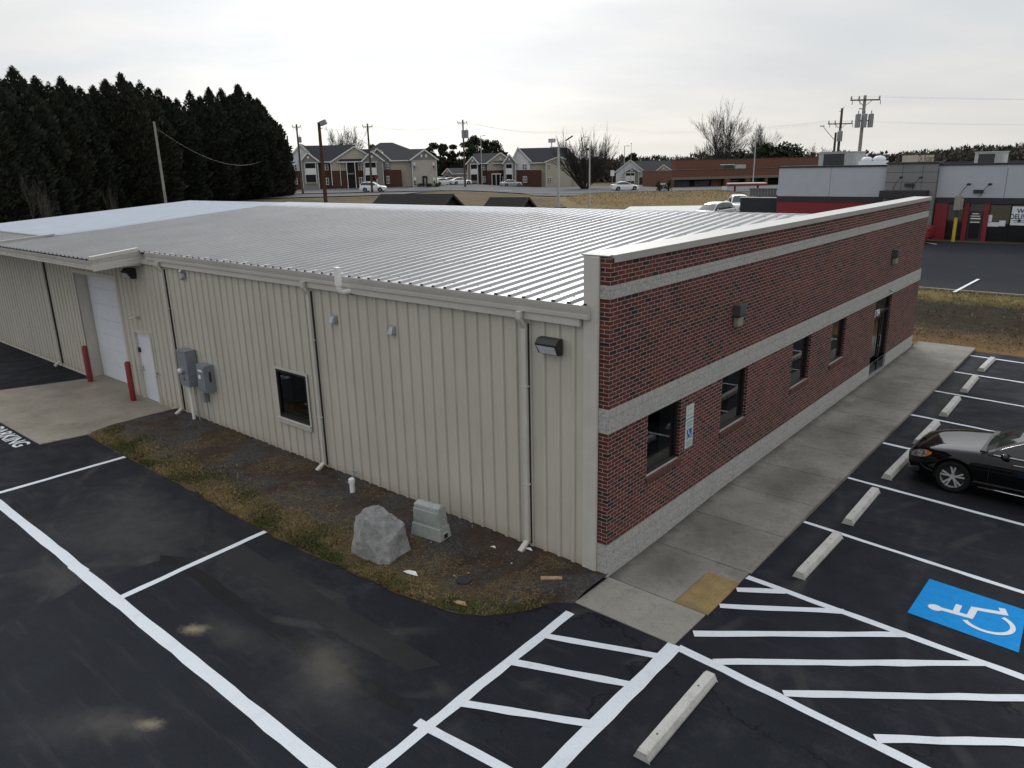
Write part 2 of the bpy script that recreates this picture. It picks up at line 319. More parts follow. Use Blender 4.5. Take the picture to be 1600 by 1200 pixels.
t = NT('boulder_stone', .9, 0, .25); c = t.ramp(t.noise(7, 8, .75), [(.28,(.21,.208,.21)),(.48,(.43,.425,.428)),(.72,(.62,.61,.615))]); t.col(t.mix(t.smap(t.noise(55, 4, .7), .58, .7), c, (.2,.19,.19))).bump(t.noise(13, 9, .8), 1, .09); STONE = t.mat
PEDM = cm('pale_grey_fibreglass', (.33,.36,.34), .6, var=.14, sc=9)
WOOD = cm('weathered_board', (.38,.27,.15), .8, var=.25, sc=14)
t = NT('mulch_soil', .95, 0, .2); c = t.ramp(t.noise(2.2, 8, .75), [(.25,(.032,.023,.018)),(.5,(.072,.050,.037)),(.75,(.125,.085,.060))])
x, y, z = t.sep(t.P)
gr = t.math('MULTIPLY', t.smap(t.noise(.7, 5, .65), .42, .56), 1)
c = t.mix(t.math('MULTIPLY', gr, .75), c, t.ramp(t.voro(38, out='Color'), [(.2,(.045,.046,.047)),(.6,(.095,.096,.097)),(.9,(.16,.16,.158))]))
edge = t.math('ADD', y, t.math('MULTIPLY', t.noise(1.4, 5, .7), 1.1))
c = t.mix(t.math('MULTIPLY', t.smap(edge, -1.1, -1.5), .75), c, t.ramp(t.noise(6, 6, .75), [(.3,(.085,.075,.03)),(.5,(.13,.10,.05)),(.7,(.062,.07,.024))]))
c = t.mix(t.math('MULTIPLY', t.smap(t.math('ADD', edge, t.math('MULTIPLY', t.noise(.6, 3), .8)), -1.42, -1.72), .8), c, t.ramp(t.noise(5, 6, .7), [(.3,(.17,.068,.03)),(.7,(.11,.075,.038))]))
c = t.mix(t.math('MULTIPLY', t.smap(t.noise(120, 4, .8), .45, .7), .5), c, (.02,.016,.014))
t.col(c).bump(t.noise(40, 6, .8), 1, .04); SOIL = t.mat
t = NT('winter_grass_ground', .95, 0, .15)
c = t.ramp(t.noise(.16, 7, .7), [(.25,(.045,.046,.022)),(.42,(.09,.07,.036)),(.58,(.15,.108,.055)),(.72,(.115,.068,.038)),(.8,(.16,.12,.075))])
c = t.mix(1, c, t.ramp(t.noise(3.2, 7, .8, t.scale(t.P, (.5, 1.6, 1))), [(.25, .45), (.75, 1.25)]), 'MULTIPLY')
x, y, z = t.sep(t.P)
yb = t.math('ADD', y, t.math('MULTIPLY', t.math('SUBTRACT', t.noise(.8, 6, .75), .5), 2.4))   # the bank by the sidewalk: straw at the foot, dark middle band, green lip
m = t.math('MULTIPLY', t.smap(x, -8, -2), t.smap(y, 27.5, 26.6)); m = t.math('MULTIPLY', m, t.smap(y, 18, 19))
bk = t.ramp(t.map(yb, 20.4, 26.6), [(0,(.21,.125,.05)),(.12,(.18,.11,.048)),(.25,(.13,.082,.042)),(.38,(.05,.038,.024)),(.7,(.036,.032,.02)),(.76,(.10,.08,.034)),(.86,(.21,.175,.062)),(.95,(.13,.12,.042)),(1,(.07,.072,.028))])
bk = t.mix(1, bk, t.ramp(t.noise(5, 7, .8, t.scale(t.P, (.35, 1.8, 1))), [(.25, .38), (.75, 1.45)]), 'MULTIPLY')
t.col(t.mix(m, c, bk)).bump(t.noise(12, 6, .8), .8, .08); GROUND = t.mat
# foliage and wood
def leafm(name, a, b, rough=.7):
    t = NT(name, rough, 0, .25); c = t.ramp(t.island(), [(0, a), (1, b)]); t.col(t.mix(1, c, t.ramp(t.rnd(), [(0, (.8,.85,.8)), (.5, (1.05,1.05,.95)), (1, (1.2,1.12,1.0))]), 'MULTIPLY')); return t.mat
CONI = leafm('dark_conifer', (.012,.0145,.012), (.044,.052,.04))
PINE = leafm('pine_needles', (.012,.017,.010), (.035,.044,.024))
EVER = leafm('broad_evergreen', (.014,.02,.011), (.04,.05,.026))
GRSG = leafm('grass_blade_green', (.03,.042,.012), (.095,.105,.034))
GRSY = leafm('grass_blade_straw', (.10,.07,.032), (.27,.20,.10))
FARB = leafm('far_bare_wood', (.035,.03,.028), (.085,.072,.064))
FARG = leafm('far_evergreen', (.022,.026,.018), (.05,.055,.038))
GRAV = leafm('gravel_stone', (.045,.047,.05), (.19,.19,.19), .9)
BARK = cm('grey_bark', (.085,.075,.066), .9, var=.3, sc=3)
BARKD = cm('dark_bark', (.05,.042,.036), .9, var=.3, sc=3)
POLEW = cm('pole_wood', (.085,.07,.058), .9, var=.3, sc=2)
POLEB = cm('brown_pole_wood', (.075,.042,.025), .9, var=.3, sc=2)
POLEG = cm('grey_pole_wood', (.27,.26,.24), .9, var=.2, sc=2)
POLEM = cm('grey_pole_metal', (.38,.39,.39), .5, .3, var=.1, sc=2)
TRANS = cm('transformer_grey', (.22,.24,.25), .5, var=.1, sc=4)
WIRE = cm('wire_black', (.08,.08,.08), .6, var=.1, sc=1)
# far buildings
SHING = cm('charcoal_shingle', (.024,.027,.034), .9, var=.25, sc=5)
SHEDR = cm('shed_shingle', (.022,.021,.02), .9, var=.3, sc=8)
SHEDW = cm('shed_wall', (.03,.028,.028), .9, var=.2, sc=5)
GSIDE = cm('grey_siding', (.22,.215,.20), .8, var=.06, sc=2)
CREAM = cm('cream_siding', (.42,.39,.33), .8, var=.06, sc=2)
WSIDE = cm('white_siding', (.6,.63,.66), .7, var=.05, sc=2)
WTRIM = cm('white_trim', (.66,.66,.65), .6, var=.05, sc=2)
FBRICK = cm('far_brick', (.085,.043,.034), .9, var=.25, sc=9)
MBRICK = cm('mall_brick', (.15,.072,.05), .9, var=.3, sc=7)
MBAND = cm('mall_soffit', (.17,.155,.13), .9, var=.15, sc=5)
DARKIN = cm('dark_recess', (.02,.02,.022), .9, var=.2, sc=3)
FGLASS = cm('far_window_glass', (.05,.06,.07), .1, var=.3, sc=1)
PANELL = cm('pale_grey_panel', (.41,.44,.49), .55, var=.04, sc=1.5)
PANELG = cm('mid_grey_panel', (.195,.198,.205), .6, var=.06, sc=1.5)
RRED = cm('restaurant_red', (.20,.012,.022), .55, var=.1, sc=3)
DKMET = cm('charcoal_metal', (.018,.019,.024), .5, var=.15, sc=3)
ENCL = cm('enclosure_grey', (.04,.044,.052), .8, var=.12, sc=4)
ACGREY = cm('unit_grey', (.33,.37,.36), .6, .1, var=.1, sc=4)
ACDARK = cm('unit_coil', (.03,.032,.034), .7, var=.3, sc=14)
POSTW = cm('poster_white', (.66,.70,.76), .5, var=.04, sc=3)
SIGNC = cm('sign_cream', (.47,.44,.36), .6, var=.06, sc=2)
YELP = cm('yellow_paint', (.55,.38,.03), .5, var=.12, sc=4)
INKB = cm('dark_lettering', (.02,.022,.03), .6, var=.1, sc=4)
WHT = cm('white_lettering', (.8,.8,.8), .5, var=.04, sc=4)
SBLUE = cm('sign_blue', (.012,.07,.32), .45, var=.08, sc=6)
PALEG = cm('sign_pale', (.50,.58,.55), .45, var=.05, sc=6)
def text(body, h, mat, M, name, parent=None, sx=1, ext=.002, align='LEFT'):
    c = bpy.data.curves.new('lettering', 'FONT'); c.body = body; c.size = 1; c.align_x = align; c.extrude = 0; c.offset = .022 if body in ('WE', 'DELIVER', 'NO PARKING', '1704') else 0
    o = bpy.data.objects.new('lettering', c); COL.objects.link(o); bpy.context.view_layer.update()
    me = bpy.data.meshes.new_from_object(o.evaluated_get(bpy.context.evaluated_depsgraph_get()))
    bpy.data.objects.remove(o); bpy.data.curves.remove(c)
    zs = [v.co.y for v in me.vertices]; k = h/(max(zs)-min(zs)); b = min(zs)
    me.transform(M @ Matrix.Diagonal((k*sx, k, 1, 1)) @ Matrix.Translation((0, -b, 0)))
    me.name = name; me.materials.clear(); me.materials.append(mat)
    o = bpy.data.objects.new(name, me); COL.objects.link(o)
    if parent is not None: o.parent = parent
    return o
def axes(o, u, v):
    u = Vector(u); v = Vector(v); n = u.cross(v); M = Matrix((u, v, n)).transposed().to_4x4(); M.translation = Vector(o); return M
def lotz(x, y): return pl(y, ZRY)
# ================================================================== ground, lot, walks
def sheet(name, xs, ys, zf, mat, dz=0):
    b = MB(); nx = len(xs); b.v = [(x, y, zf(x, y)+dz) for y in ys for x in xs]
    for j in range(len(ys)-1):
        for i in range(nx-1): b.f.append((j*nx+i, j*nx+i+1, (j+1)*nx+i+1, (j+1)*nx+i)); b.m.append(0)
    return b.build(name, mat, smooth=True)
def graded(a, b, near, far_):
    out = [a]
    while out[-1] < b:
        v = out[-1]; d = max(0, v-80, -30-v) if v > 0 else max(0, -70-v); out.append(v+min(far_, near+d*.12))
    return out
gx = graded(-620, 640, 1.6, 40); gy = graded(-160, 700, 1.3, 40)
def gz_(x, y):
    z = H(x, y)
    if -40 < x < 60 and y < 20.4: z -= .2
    elif -46 < x <= -40 and y < 20.4: z -= .2*sst(-46, -40, x)
    return z
tag(sheet('ground', gx, gy, gz_, GROUND), 'dry tan and green winter grass ground reaching the hills', 'ground', kind='structure')
lot = tag(sheet('parking_lot', [-40, -20, 0, 10, 40], [-60, -30, 0, 5, 10, 15, 20.75], lotz, ASPH), 'freshly sealed black asphalt parking lot with white lines', 'parking lot', kind='structure')
LN = [0]
def line(x0, y0, x1, y1, w, name='painted_line', wob=.011, m=None, z=.005):
    LN[0] += 1; z = z+.0003*(LN[0] % 14)
    a = Vector((x0, y0, 0)); b = Vector((x1, y1, 0)); d = (b-a); L = d.length; d /= L; n = Vector((-d.y, d.x, 0)); k = max(2, int(L/.35)); B = MB()
    for i in range(k+1):
        p = a+d*(L*i/k); w1 = w/2+random.uniform(-wob, wob); w2 = w/2+random.uniform(-wob, wob)
        for q in (p+n*w1, p-n*w2): B.v.append((q.x, q.y, lotz(q.x, q.y)+z))
    for i in range(k): B.f.append((2*i, 2*i+1, 2*i+3, 2*i+2)); B.m.append(0)
    return B.build(name, m or PAINT, lot)
for y, e in ((4.03,.09),(6.66,.09),(9.3,.09),(11.93,.1),(14.62,.09),(17.2,.09),(19.75,.09)): line(1.86, y, 7.3, y-5.44*e, .1)
line(5.2, 20.7, 6.9, 19.3, .1); line(4.6, 19.55, 6.0, 20.7, .1)
for a in ((1.84,1.47,7.4,1.27,.13),(1.86,-.94,7.4,-1.38,.14),(.13,-1.2,.25,-5.5,.16),(1.81,-.92,1.87,-7.5,.22),(-20,-5.50,-7.3,-5.525,.19),(-7.7,-5.54,4,-5.57,.2),(-12.44,-2.62,-12.47,-5.42,.13),(-6.11,-2.61,-5.93,-5.47,.13)): line(*a)
for a in ((1.87,1.0,2.5,1.42),(1.86,.4,3.42,1.44),(1.88,-.51,4.3,1.38),(2.4,-.93,5.3,1.34),(3.4,-.96,6.4,1.3),(4.56,-1.06,7.5,1.15),(5.7,-1.12,7.5,.15)): line(*a, .13, z=.008)
for a in ((.16,-1.94,1.77,-1.29),(.18,-2.71,1.77,-2.06),(.2,-3.77,1.78,-3.0),(.04,-4.35,1.78,-4.2)): line(*a, .13, z=.008)
text('NO PARKING', .4, PAINT, axes((-18.75, -4.13, .006), (1,0,0), (0,1,0)), 'painted_lettering', lot, sx=1.02)
# accessible-parking mark: up = -x, reading direction = +y
def isa(T, s):
    B = []
    B.append([(.36+.085*math.cos(a)*1.0, .90+.085*math.sin(a)) for a in [2*PI*k/20 for k in range(20)]])
    def stroke(pts, w):
        for (a, b), (c, d) in zip(pts, pts[1:]):
            L = math.hypot(c-a, d-b); ux, uy = (c-a)/L, (d-b)/L; nx, ny = -uy*w/2, ux*w/2; e = w*.42
            B.append([(a+nx-ux*0,b+ny),(a-nx,b-ny),(c-nx+ux*e,d-ny+uy*e),(c+nx+ux*e,d+ny+uy*e)])
    stroke([(.375,.84),(.405,.50),(.68,.49),(.80,.16)], .085); stroke([(.79,.16),(.90,.20)], .08); stroke([(.40,.665),(.62,.665)], .075)
    arc = [(.42+.29*math.cos(a), .30+.29*math.sin(a)) for a in [R(122+k*(208/22)) for k in range(23)]]
    for (a, b), (c, d) in zip(arc, arc[1:]):
        r1 = .875; f = lambda p, k: (.42+(p[0]-.42)*k, .30+(p[1]-.30)*k); B.append([f((a,b),1.06), f((a,b),.85), f((c,d),.85), f((c,d),1.06)])
    return [[T(u*s, v*s) for u, v in p] for p in B]
def pq(px, py):
    p = on(px, py, 2, 0); return (p.x, p.y)
def patch(pts, dz, mat):
    from_ = [pq(*p) for p in pts]; b = MB(); n = len(from_); fine = []
    for (a, c), (d, e) in zip(from_, from_[1:]+from_[:1]):
        L = math.hypot(d-a, e-c); k = max(1, int(L/.25))
        for i in range(k):
            t = i/k; x = a+(d-a)*t; y = c+(e-c)*t; fine.append((x+.05*mnoise.noise(Vector((x*2,y*2,4))), y+.05*mnoise.noise(Vector((x*2,y*2,8)))))
    b.add([(x, y, dz) for x, y in fine], [tuple(range(len(fine)))]); return b.build('asphalt_patch', mat, lot)
patch([(-40,1010),(130,910),(262,872),(285,878),(345,922),(450,1000),(560,1060),(700,1120),(660,1260),(-60,1260)], .0018, ASPHB)
patch([(250,868),(285,871),(350,917),(455,990),(560,1052),(655,1104),(640,1122),(545,1068),(440,1006),(335,932),(280,888),(250,882)], .003, ASPHD)
patch([(318,838),(345,830),(470,905),(600,985),(690,1040),(640,1050),(470,960),(330,865)], .0024, ASPHC)
mark = MB(); mark.add([(4.17,2.0,0),(5.62,1.9,0),(5.56,3.17,0),(4.2,3.26,0)], [(0,1,2,3)])
bo = mark.build('accessible_parking_mark', BLUE, lot, loc=(0,0,.0165))
bs = MB()
for i, p in enumerate(isa(lambda u, v: (5.5-v*1.15, 2.02+u*1.05, .003+.0003*(i_ := 0)), 1.0)): bs.add([(a, b, .003+i*.0002) for a, b, c in p], [tuple(range(len(p)))])
bs.build('wheelchair_symbol', PAINT, bo)
# sidewalk along the brick front, landing and concrete pad
def walkz(x, y): return lotz(x, y)+.012+.075*sst(1.4, 4.5, y)
def slab(name, poly, zf, th, mat, parent=None, sub=None):
    b = MB(); n = len(poly)
    b.v = [(x, y, zf(x, y)) for x, y in poly]+[(x, y, zf(x, y)-th) for x, y in poly]
    b.f = [tuple(range(n))]+[(k, n+k, n+(k+1)%n, (k+1)%n) for k in range(n)]; b.m = [0]*len(b.f)
    return b.build(name, mat, parent)
walk = tag(thing('sidewalk', None, None), 'stained grey concrete sidewalk beside the brick front', 'sidewalk', kind='structure')
ys = [.05, 1.6, 3.1, 4.65, 6.2, 7.75, 9.3, 10.85, 12.4, 13.95, 15.5, 17.05, 18.6, 20.7]
for a, c in zip(ys, ys[1:]):
    b = MB(); g = .008; k = 6
    for i in range(k):
        y0 = a+g+(c-a-2*g)*i/k; y1 = a+g+(c-a-2*g)*(i+1)/k
        x0 = .02; x1 = 1.85 if a > 1 else 1.82
        if a < 1: x1 = 1.25 if y1 < 1.22 else 1.82
        P = [(x0,y0),(x1,y0),(x1,y1),(x0,y1)]
        b.add([(x, y, walkz(x, y)) for x, y in P]+[(x, y, walkz(x, y)-.3) for x, y in P], [(0,1,2,3),(0,4,5,1),(1,5,6,2),(2,6,7,3),(3,7,4,0)])
    b.build('slab', WALK, walk)
sb = MB(); sb.box(.02, .04, -.2, 1.84, 20.68, .004); sb.v = [(x, y, z if z < -.1 else walkz(x, y)-.02) for x, y, z in sb.v]; sb.build('joint_bed', SOIL, walk)
slab('landing_slab', [(.03,-.93),(1.79,-.93),(1.8,.035),(1.26,.035),(.03,.035)], lambda x, y: .016, .2, RAMPC, walk)
tp = MB(); tp.box(1.262, .045, -.1, 1.83, 1.21, .02)
for i in range(9):
    for j in range(19): cx, cy = 1.262+.0315+i*.0631, .045+.031+j*.0613; tp.tube([(cx,cy,.019),(cx,cy,.026)], [.017,.012], 6)
tag(tp.build('tactile_paving', TACT), 'worn yellow tactile paving panel set in the sidewalk corner', 'tactile paving')
pad = slab('concrete_pad', [(-22.35,-3.7),(-18.16,-3.67),(-15.16,-3.63),(-14.95,-2.57),(-15.2,-.02),(-15.4,.5),(-21.6,.5),(-21.0,-.02)], lambda x, y: .02, .3, PADC)
pad.data.transform(Matrix()); tag(pad, 'pale concrete apron in front of the white garage door', 'pad', kind='structure')
# planting bed between the metal wall and the asphalt
EDGE = [(-14.96,-2.57),(-13.6,-2.6),(-12.34,-2.6),(-10.8,-2.62),(-9.4,-2.6),(-7.6,-2.66),(-5.95,-2.68),(-4.6,-2.64),(-3.36,-2.57),(-2.15,-2.49),(-1.37,-2.37),(-.83,-2.09),(-.45,-1.62),(-.22,-1.15),(.03,-.95)]
def edge_y(x):
    return pl(x, EDGE)
def bedz(x, y):
    e = edge_y(x); t = (y-e)/(0-e) if e < -.05 else 0
    return .012+.07*sst(0, .35, t)+.03*(mnoise.noise(Vector((x*1.3, y*1.3, 0)))*.5+.3*mnoise.noise(Vector((x*5, y*5, 3))))*sst(0, .2, t)
b = MB(); NX, NY = 120, 24
for i in range(NX+1):
    x = -15.05+15.08*i/NX; e = edge_y(x)+.05*mnoise.noise(Vector((x*2.2, 0, 9)))
    for j in range(NY+1):
        y = e+(0.02-e)*j/NY; b.v.append((x, y, max(.008, bedz(x, y)) if j else .004))
for i in range(NX):
    for j in range(NY): q = i*(NY+1)+j; b.f.append((q, q+NY+1, q+NY+2, q+1)); b.m.append(0)
tag(b.build('planting_bed', SOIL, smooth=True), 'dark mulch and gravel bed at the foot of the metal wall', 'bed', kind='structure')
g = MB()                                       # grass and straw along the asphalt edge
for k in range(46000):
    x = random.uniform(-14.9, -.3); e = edge_y(x); dens = .95 if x < -5 else .8
    t = abs(random.gauss(0, .40)); y = e+.02+t*(1.15 if x < -4.5 else .55)
    if y > -.25 or mnoise.noise(Vector((x*.9, y*1.6, 5)))+.55*mnoise.noise(Vector((x*3, y*3, 1))) < -.5+.55*t or (x > -2.3 and random.random() < .6): continue
    gr = mnoise.noise(Vector((x*1.1, y*1.4, 20))); m = 0 if random.random() < .38+1.1*gr else 1
    h = random.uniform(.02, .065) if m == 0 else random.uniform(.012, .045); an = random.uniform(0, 2*PI); ln = random.uniform(.2, 1.0) if m == 0 else random.uniform(.8, 2.6)
    d = Vector((math.cos(an), math.sin(an), 0)); n = Vector((-d.y, d.x, 0))*random.uniform(.006, .011); p = Vector((x, y, bedz(x, y)-.005))
    g.add([p-n, p+n, p+d*h*ln+Vector((0,0,h))], [(0,1,2)], m)
for k in range(11000):                          # loose straw lying over the mulch
    x = random.uniform(-12, -.4); y = random.uniform(edge_y(x)+.3, -.15)
    if mnoise.noise(Vector((x*.8, y*.8, 50))) < -.05: continue
    an = random.uniform(0, 2*PI); d = Vector((math.cos(an), math.sin(an), random.uniform(-.1,.25)))*random.uniform(.05,.2); n = Vector((-d.y, d.x, 0)).normalized()*.004; p = Vector((x, y, bedz(x, y)+.006))
    g.add([p-n, p+n, p+d], [(0,1,2)], 1)
tag(g.build('grass', [GRSG, GRSY]), 'short green and straw coloured grass along the asphalt edge', 'grass', kind='stuff')
g = MB()
for k in range(4200):
    x = random.uniform(-13.5, -.1); y = random.uniform(edge_y(x)+.15, -.05)
    f = mnoise.noise(Vector((x*.75, y*.9, 33)))+(.35 if -2.9 < x < -.6 and y < -.35 else -.05)
    if f < .12: continue
    r = random.uniform(.008, .021); c = Vector((x, y, bedz(x, y)+r*.35)); o = [Vector((random.uniform(.6,1.2)*a, random.uniform(.6,1.2)*b_, random.uniform(.5,1)*c_))*r for a, b_, c_ in ((1,0,0),(-1,0,0),(0,1,0),(0,-1,0),(0,0,1))]
    g.add([c+v for v in o], [(0,2,4),(2,1,4),(1,3,4),(3,0,4)])
tag(g.build('gravel', GRAV), 'blue grey gravel scattered over the dark mulch', 'gravel', kind='stuff')
# bank grass tufts beyond the sidewalk end
g = MB()
for k in range(26000):
    x = random.uniform(-1.5, 14); y = 20.85+5.6*random.random()
    nn = mnoise.noise(Vector((x*.5, y*1.2, 7)))
    grn = 1 if (y > 26.1 and random.random() < .4) or (22.5 < y < 25.0 and random.random() < .18+.5*nn) else 0
    if 22.4 < y < 25.1 and random.random() < (.45 if grn else .84): continue
    if random.random() < .25-.6*nn: continue
    h = random.uniform(.03, .10); an = random.uniform(0, 2*PI); d = Vector((math.cos(an), math.sin(an), 0)); n = Vector((-d.y, d.x, 0))*random.uniform(.008,.018); p = Vector((x, y, H(x, y)-.01))
    g.add([p-n, p+n, p+d*h*random.uniform(.5,2)+Vector((0,0,h))], [(0,1,2)], 0 if grn else 1)
tag(g.build('grass', [GRSG, GRSY]), 'matted winter grass on the bank beyond the sidewalk', 'grass', kind='stuff')
# ================================================================== the metal and brick building
LEN = 19.69; c_ = .0677; Zb = .61; Z1 = Zb+29*c_; Z2 = Z1+6*c_; Z3 = Z2+26*c_; Z4 = Z3+3*c_; Z5 = 5.385
SL = (5.37-4.62)/(9.84+.12)
def roofz(y): return 4.62+SL*(y+.12) if y < 9.84 else 5.37-SL*(y-9.84)
bld = thing('commercial_building', 'low beige metal building with red brick front and ribbed roof', 'building')
WINS = [(1.23,2.40),(4.11,5.33),(7.88,9.07),(10.66,11.80)]; DOOR = (14.55,16.28); WZ = 1.42
def facade(name, z0, z1, holes, mat, proud=0, dep=.11):
    """front face at x=proud split round the holes, reveals, corner returns"""
    b = MB(); X = proud
    ys = sorted({0-proud, LEN+proud}|{h[0] for h in holes}|{h[1] for h in holes}); zs = sorted({z0, z1}|{h[2] for h in holes}|{h[3] for h in holes})
    for a, c in zip(ys, ys[1:]):
        for d, e in zip(zs, zs[1:]):
            if any(h[0] <= a < h[1] and h[2] <= d < h[3] for h in holes): continue
            b.quad((X,a,d),(X,c,d),(X,c,e),(X,a,e))
    for y0, y1, p, q in holes:
        b.quad((X,y0,p),(X,y0,q),(-dep,y0,q),(-dep,y0,p)); b.quad((X,y1,q),(X,y1,p),(-dep,y1,p),(-dep,y1,q))
        if p > z0+.01: b.quad((X,y0,p),(-dep,y0,p),(-dep,y1,p),(X,y1,p))
    b.quad((-.18,-proud,z0),(X,-proud,z0),(X,-proud,z1),(-.18,-proud,z1)); b.quad((X,LEN+proud,z0),(-.45,LEN+proud,z0),(-.45,LEN+proud,z1),(X,LEN+proud,z1))
    b.quad((-.18,-proud,z1),(X,-proud,z1),(X,LEN+proud,z1),(-.18,LEN+proud,z1)); b.quad((-.18,-proud,z0),(-.18,LEN+proud,z0),(X,LEN+proud,z0),(X,-proud,z0))
    return b.build(name, mat, bld)
holes = [(a, b, WZ, Z1) for a, b in WINS]+[(DOOR[0], DOOR[1], Zb, Z1)]
facade('brick_wall', Zb, Z1, holes, BRICK); facade('brick_wall', Z2, Z3, [], BRICK); facade('brick_wall', Z4, Z5-.03, [], BRICK)
facade('block_band', Z1, Z2, [], BLOCK, .012); facade('block_band', Z3, Z4, [], BLOCK, .012)
facade('block_base', -.15, Zb, [(DOOR[0], DOOR[1], .0, Zb)], BLOCK, .014)
b = MB(); b.box(-.53, .06, Z5-.03, .035, LEN+.07, Z5+.02); b.box(.015, .06, Z5-.1, .035, LEN+.07, Z5-.03); b.box(-.53, .06, Z5-.12, -.515, LEN+.07, Z5-.03); b.box(-.53,-.02,Z5-.005,-.02,.06,Z5+.015)
b.build('coping', COPE, bld, bevel=.006)
b = MB(); b.box(-.47, .0, 4.3, -.185, LEN-.02, Z5-.035); b.build('parapet_back', BACKM, bld)
b = MB(); b.box(-.47, -.035, -.05, -.185, -.002, Z5-.01); b.box(-.33,-.042,-.05,-.2,-.035,Z5-.02); b.build('corner_post', TRIM, bld, bevel=.006)
for k, (y0, y1) in enumerate(WINS):
    f = MB(); x0, x1 = -.115, -.06; w = .05
    f.box(x0,y0,WZ,x1,y0+w,Z1-.002); f.box(x0,y1-w,WZ,x1,y1,Z1-.002); f.box(x0,y0+w,WZ,x1,y1-w,WZ+w); f.box(x0,y0+w,Z1-w,x1,y1-w,Z1-.002)
    fo = f.build('window', BRONZE, bld)
    p = MB(); p.quad((-.1,y0+w,WZ+w),(-.1,y1-w,WZ+w),(-.1,y1-w,Z1-w),(-.1,y0+w,Z1-w)); p.build('pane', GLASS, fo)
    for q0, q1 in ((y0,y0+.05),(y1-.05,y1)): p = MB(); p.box(-.40,q0,WZ,-.116,q1,Z1-.01); p.build('inner_jamb', JAMB, fo)
    p = MB(); p.box(-.45,y0+.05,WZ-.02,-.116,y1-.05,WZ+.03); p.build('inner_sill', JAMB, fo)
    s = MB(); s.add([(-.1,y0-.02,WZ+.012),(.03,y0-.02,WZ-.02),(.03,y0-.02,WZ-.12),(-.1,y0-.02,WZ-.1),(-.1,y1+.02,WZ+.012),(.03,y1+.02,WZ-.02),(.03,y1+.02,WZ-.12),(-.1,y1+.02,WZ-.1)], [(0,1,2,3),(4,7,6,5),(0,4,5,1),(1,5,6,2),(2,6,7,3)])
    s.build('sill', SILLB, fo)
y0, y1 = DOOR; zd = walkz(0, 15)+.0; f = MB(); w = .06
f.box(-.13,y0,zd,-.05,y0+w,Z1-.002); f.box(-.13,y1-w,zd,-.05,y1,Z1-.002); f.box(-.13,y0+w,Z1-w,-.05,y1-w,Z1-.002); f.box(-.13,y0+w,2.07,-.05,y1-w,2.14); f.box(-.13,y0+1.05,zd,-.05,y0+1.12,2.07); f.box(-.13,y0+1.12,zd,-.05,y1-w,zd+.3)
dr = f.build('entrance_door', BRONZE, bld)
f = MB(); d0, d1 = y0+w+.006, y0+1.044; f.box(-.12,d0,zd+.02,-.075,d0+.09,2.06); f.box(-.12,d1-.09,zd+.02,-.075,d1,2.06); f.box(-.12,d0+.09,zd+.02,-.075,d1-.09,zd+.25); f.box(-.12,d0+.09,1.93,-.075,d1-.09,2.06); f.build('door_leaf', BRONZE, dr)
for a in ((d0+.09,zd+.25,d1-.09,1.93),(y0+w,2.14,y1-w,Z1-w),(y0+1.12,zd+.3,y1-w,2.07)): f = MB(); f.quad((-.1,a[0],a[1]),(-.1,a[2],a[1]),(-.1,a[2],a[3]),(-.1,a[0],a[3])); f.build('pane', GLASS, dr)
f = MB(); f.box(-2.6,y0-1.5,zd,-2.5,y1+2.5,2.6); f.build('lobby_wall', cm('lobby_wall', (.45,.40,.33), .8), dr)
f = MB(); f.tube([(-.075,d1-.05,1.0),(-.02,d1-.05,1.0),(-.02,d1-.05,1.35),(-.075,d1-.05,1.35)], .012, 6); f.build('handle', GALV, dr, smooth=40)
f = MB(); f.box(-.1,y0,walkz(0,15)-.02,.04,y1,walkz(0,15)+.018); f.build('threshold', GALV, dr)
text('1704', .23, WHT, axes((-.046, y0+.13, 2.03), (0,1,0), (0,0,1)), 'house_number', dr, sx=.9)
# ribbed long wall (openings: window, recessed garage door, side door)
OPEN = [(-9.43,-8.2,.98,2.185),(-21.12,-17.85,-.2,3.66),(-17.07,-16.05,-.2,2.13)]
PITCH = .3048; PROF = [(0,0),(.19,0),(.212,-.03),(.262,-.03),(.284,0)]
def ribbed(name, x0, x1, z0, ztop, mat, openings=(), y=0.0, prof=PROF):
    pts = []; n0 = math.floor(x0/PITCH)-1; n1 = math.ceil(x1/PITCH)+1
    for k in range(n0, n1):
        for a, d in prof: pts.append((k*PITCH+a, d))
    xs = sorted({x0, x1}|{p[0] for p in pts if x0 < p[0] < x1}|{o[i] for o in openings for i in (0,1) if x0 < o[i] < x1})
    dep = lambda x: pl(x, pts)
    b = MB()
    for a, c in zip(xs, xs[1:]):
        if c-a < 1e-5: continue
        m = (a+c)/2; spans = [(z0, None)]
        for o in openings:
            if o[0] <= m < o[1]: spans = [(z0, o[2]), (o[3], None)] if o[2] > z0 else [(o[3], None)]
        for lo, hi in spans:
            za, zc = (hi, hi) if hi is not None else (ztop(a), ztop(c))
            b.quad((a,y+dep(a),lo),(c,y+dep(c),lo),(c,y+dep(c),zc),(a,y+dep(a),za))
    return b.build(name, mat, bld)
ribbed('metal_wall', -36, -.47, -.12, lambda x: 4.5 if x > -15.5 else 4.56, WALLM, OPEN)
b = MB()
b.box(-36,.02,-.1,-35.9,19.6,4.5); b.box(-36,19.5,-.1,-.2,19.6,4.5)
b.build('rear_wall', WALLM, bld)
b = MB(); b.box(-15.3,-.036,-.1,-.48,-.001,.05); b.build('base_trim', TRIM, bld)
b = MB(); b.box(-36,-.036,-.1,-21.14,-.001,.05); b.build('base_trim', TRIM, bld)
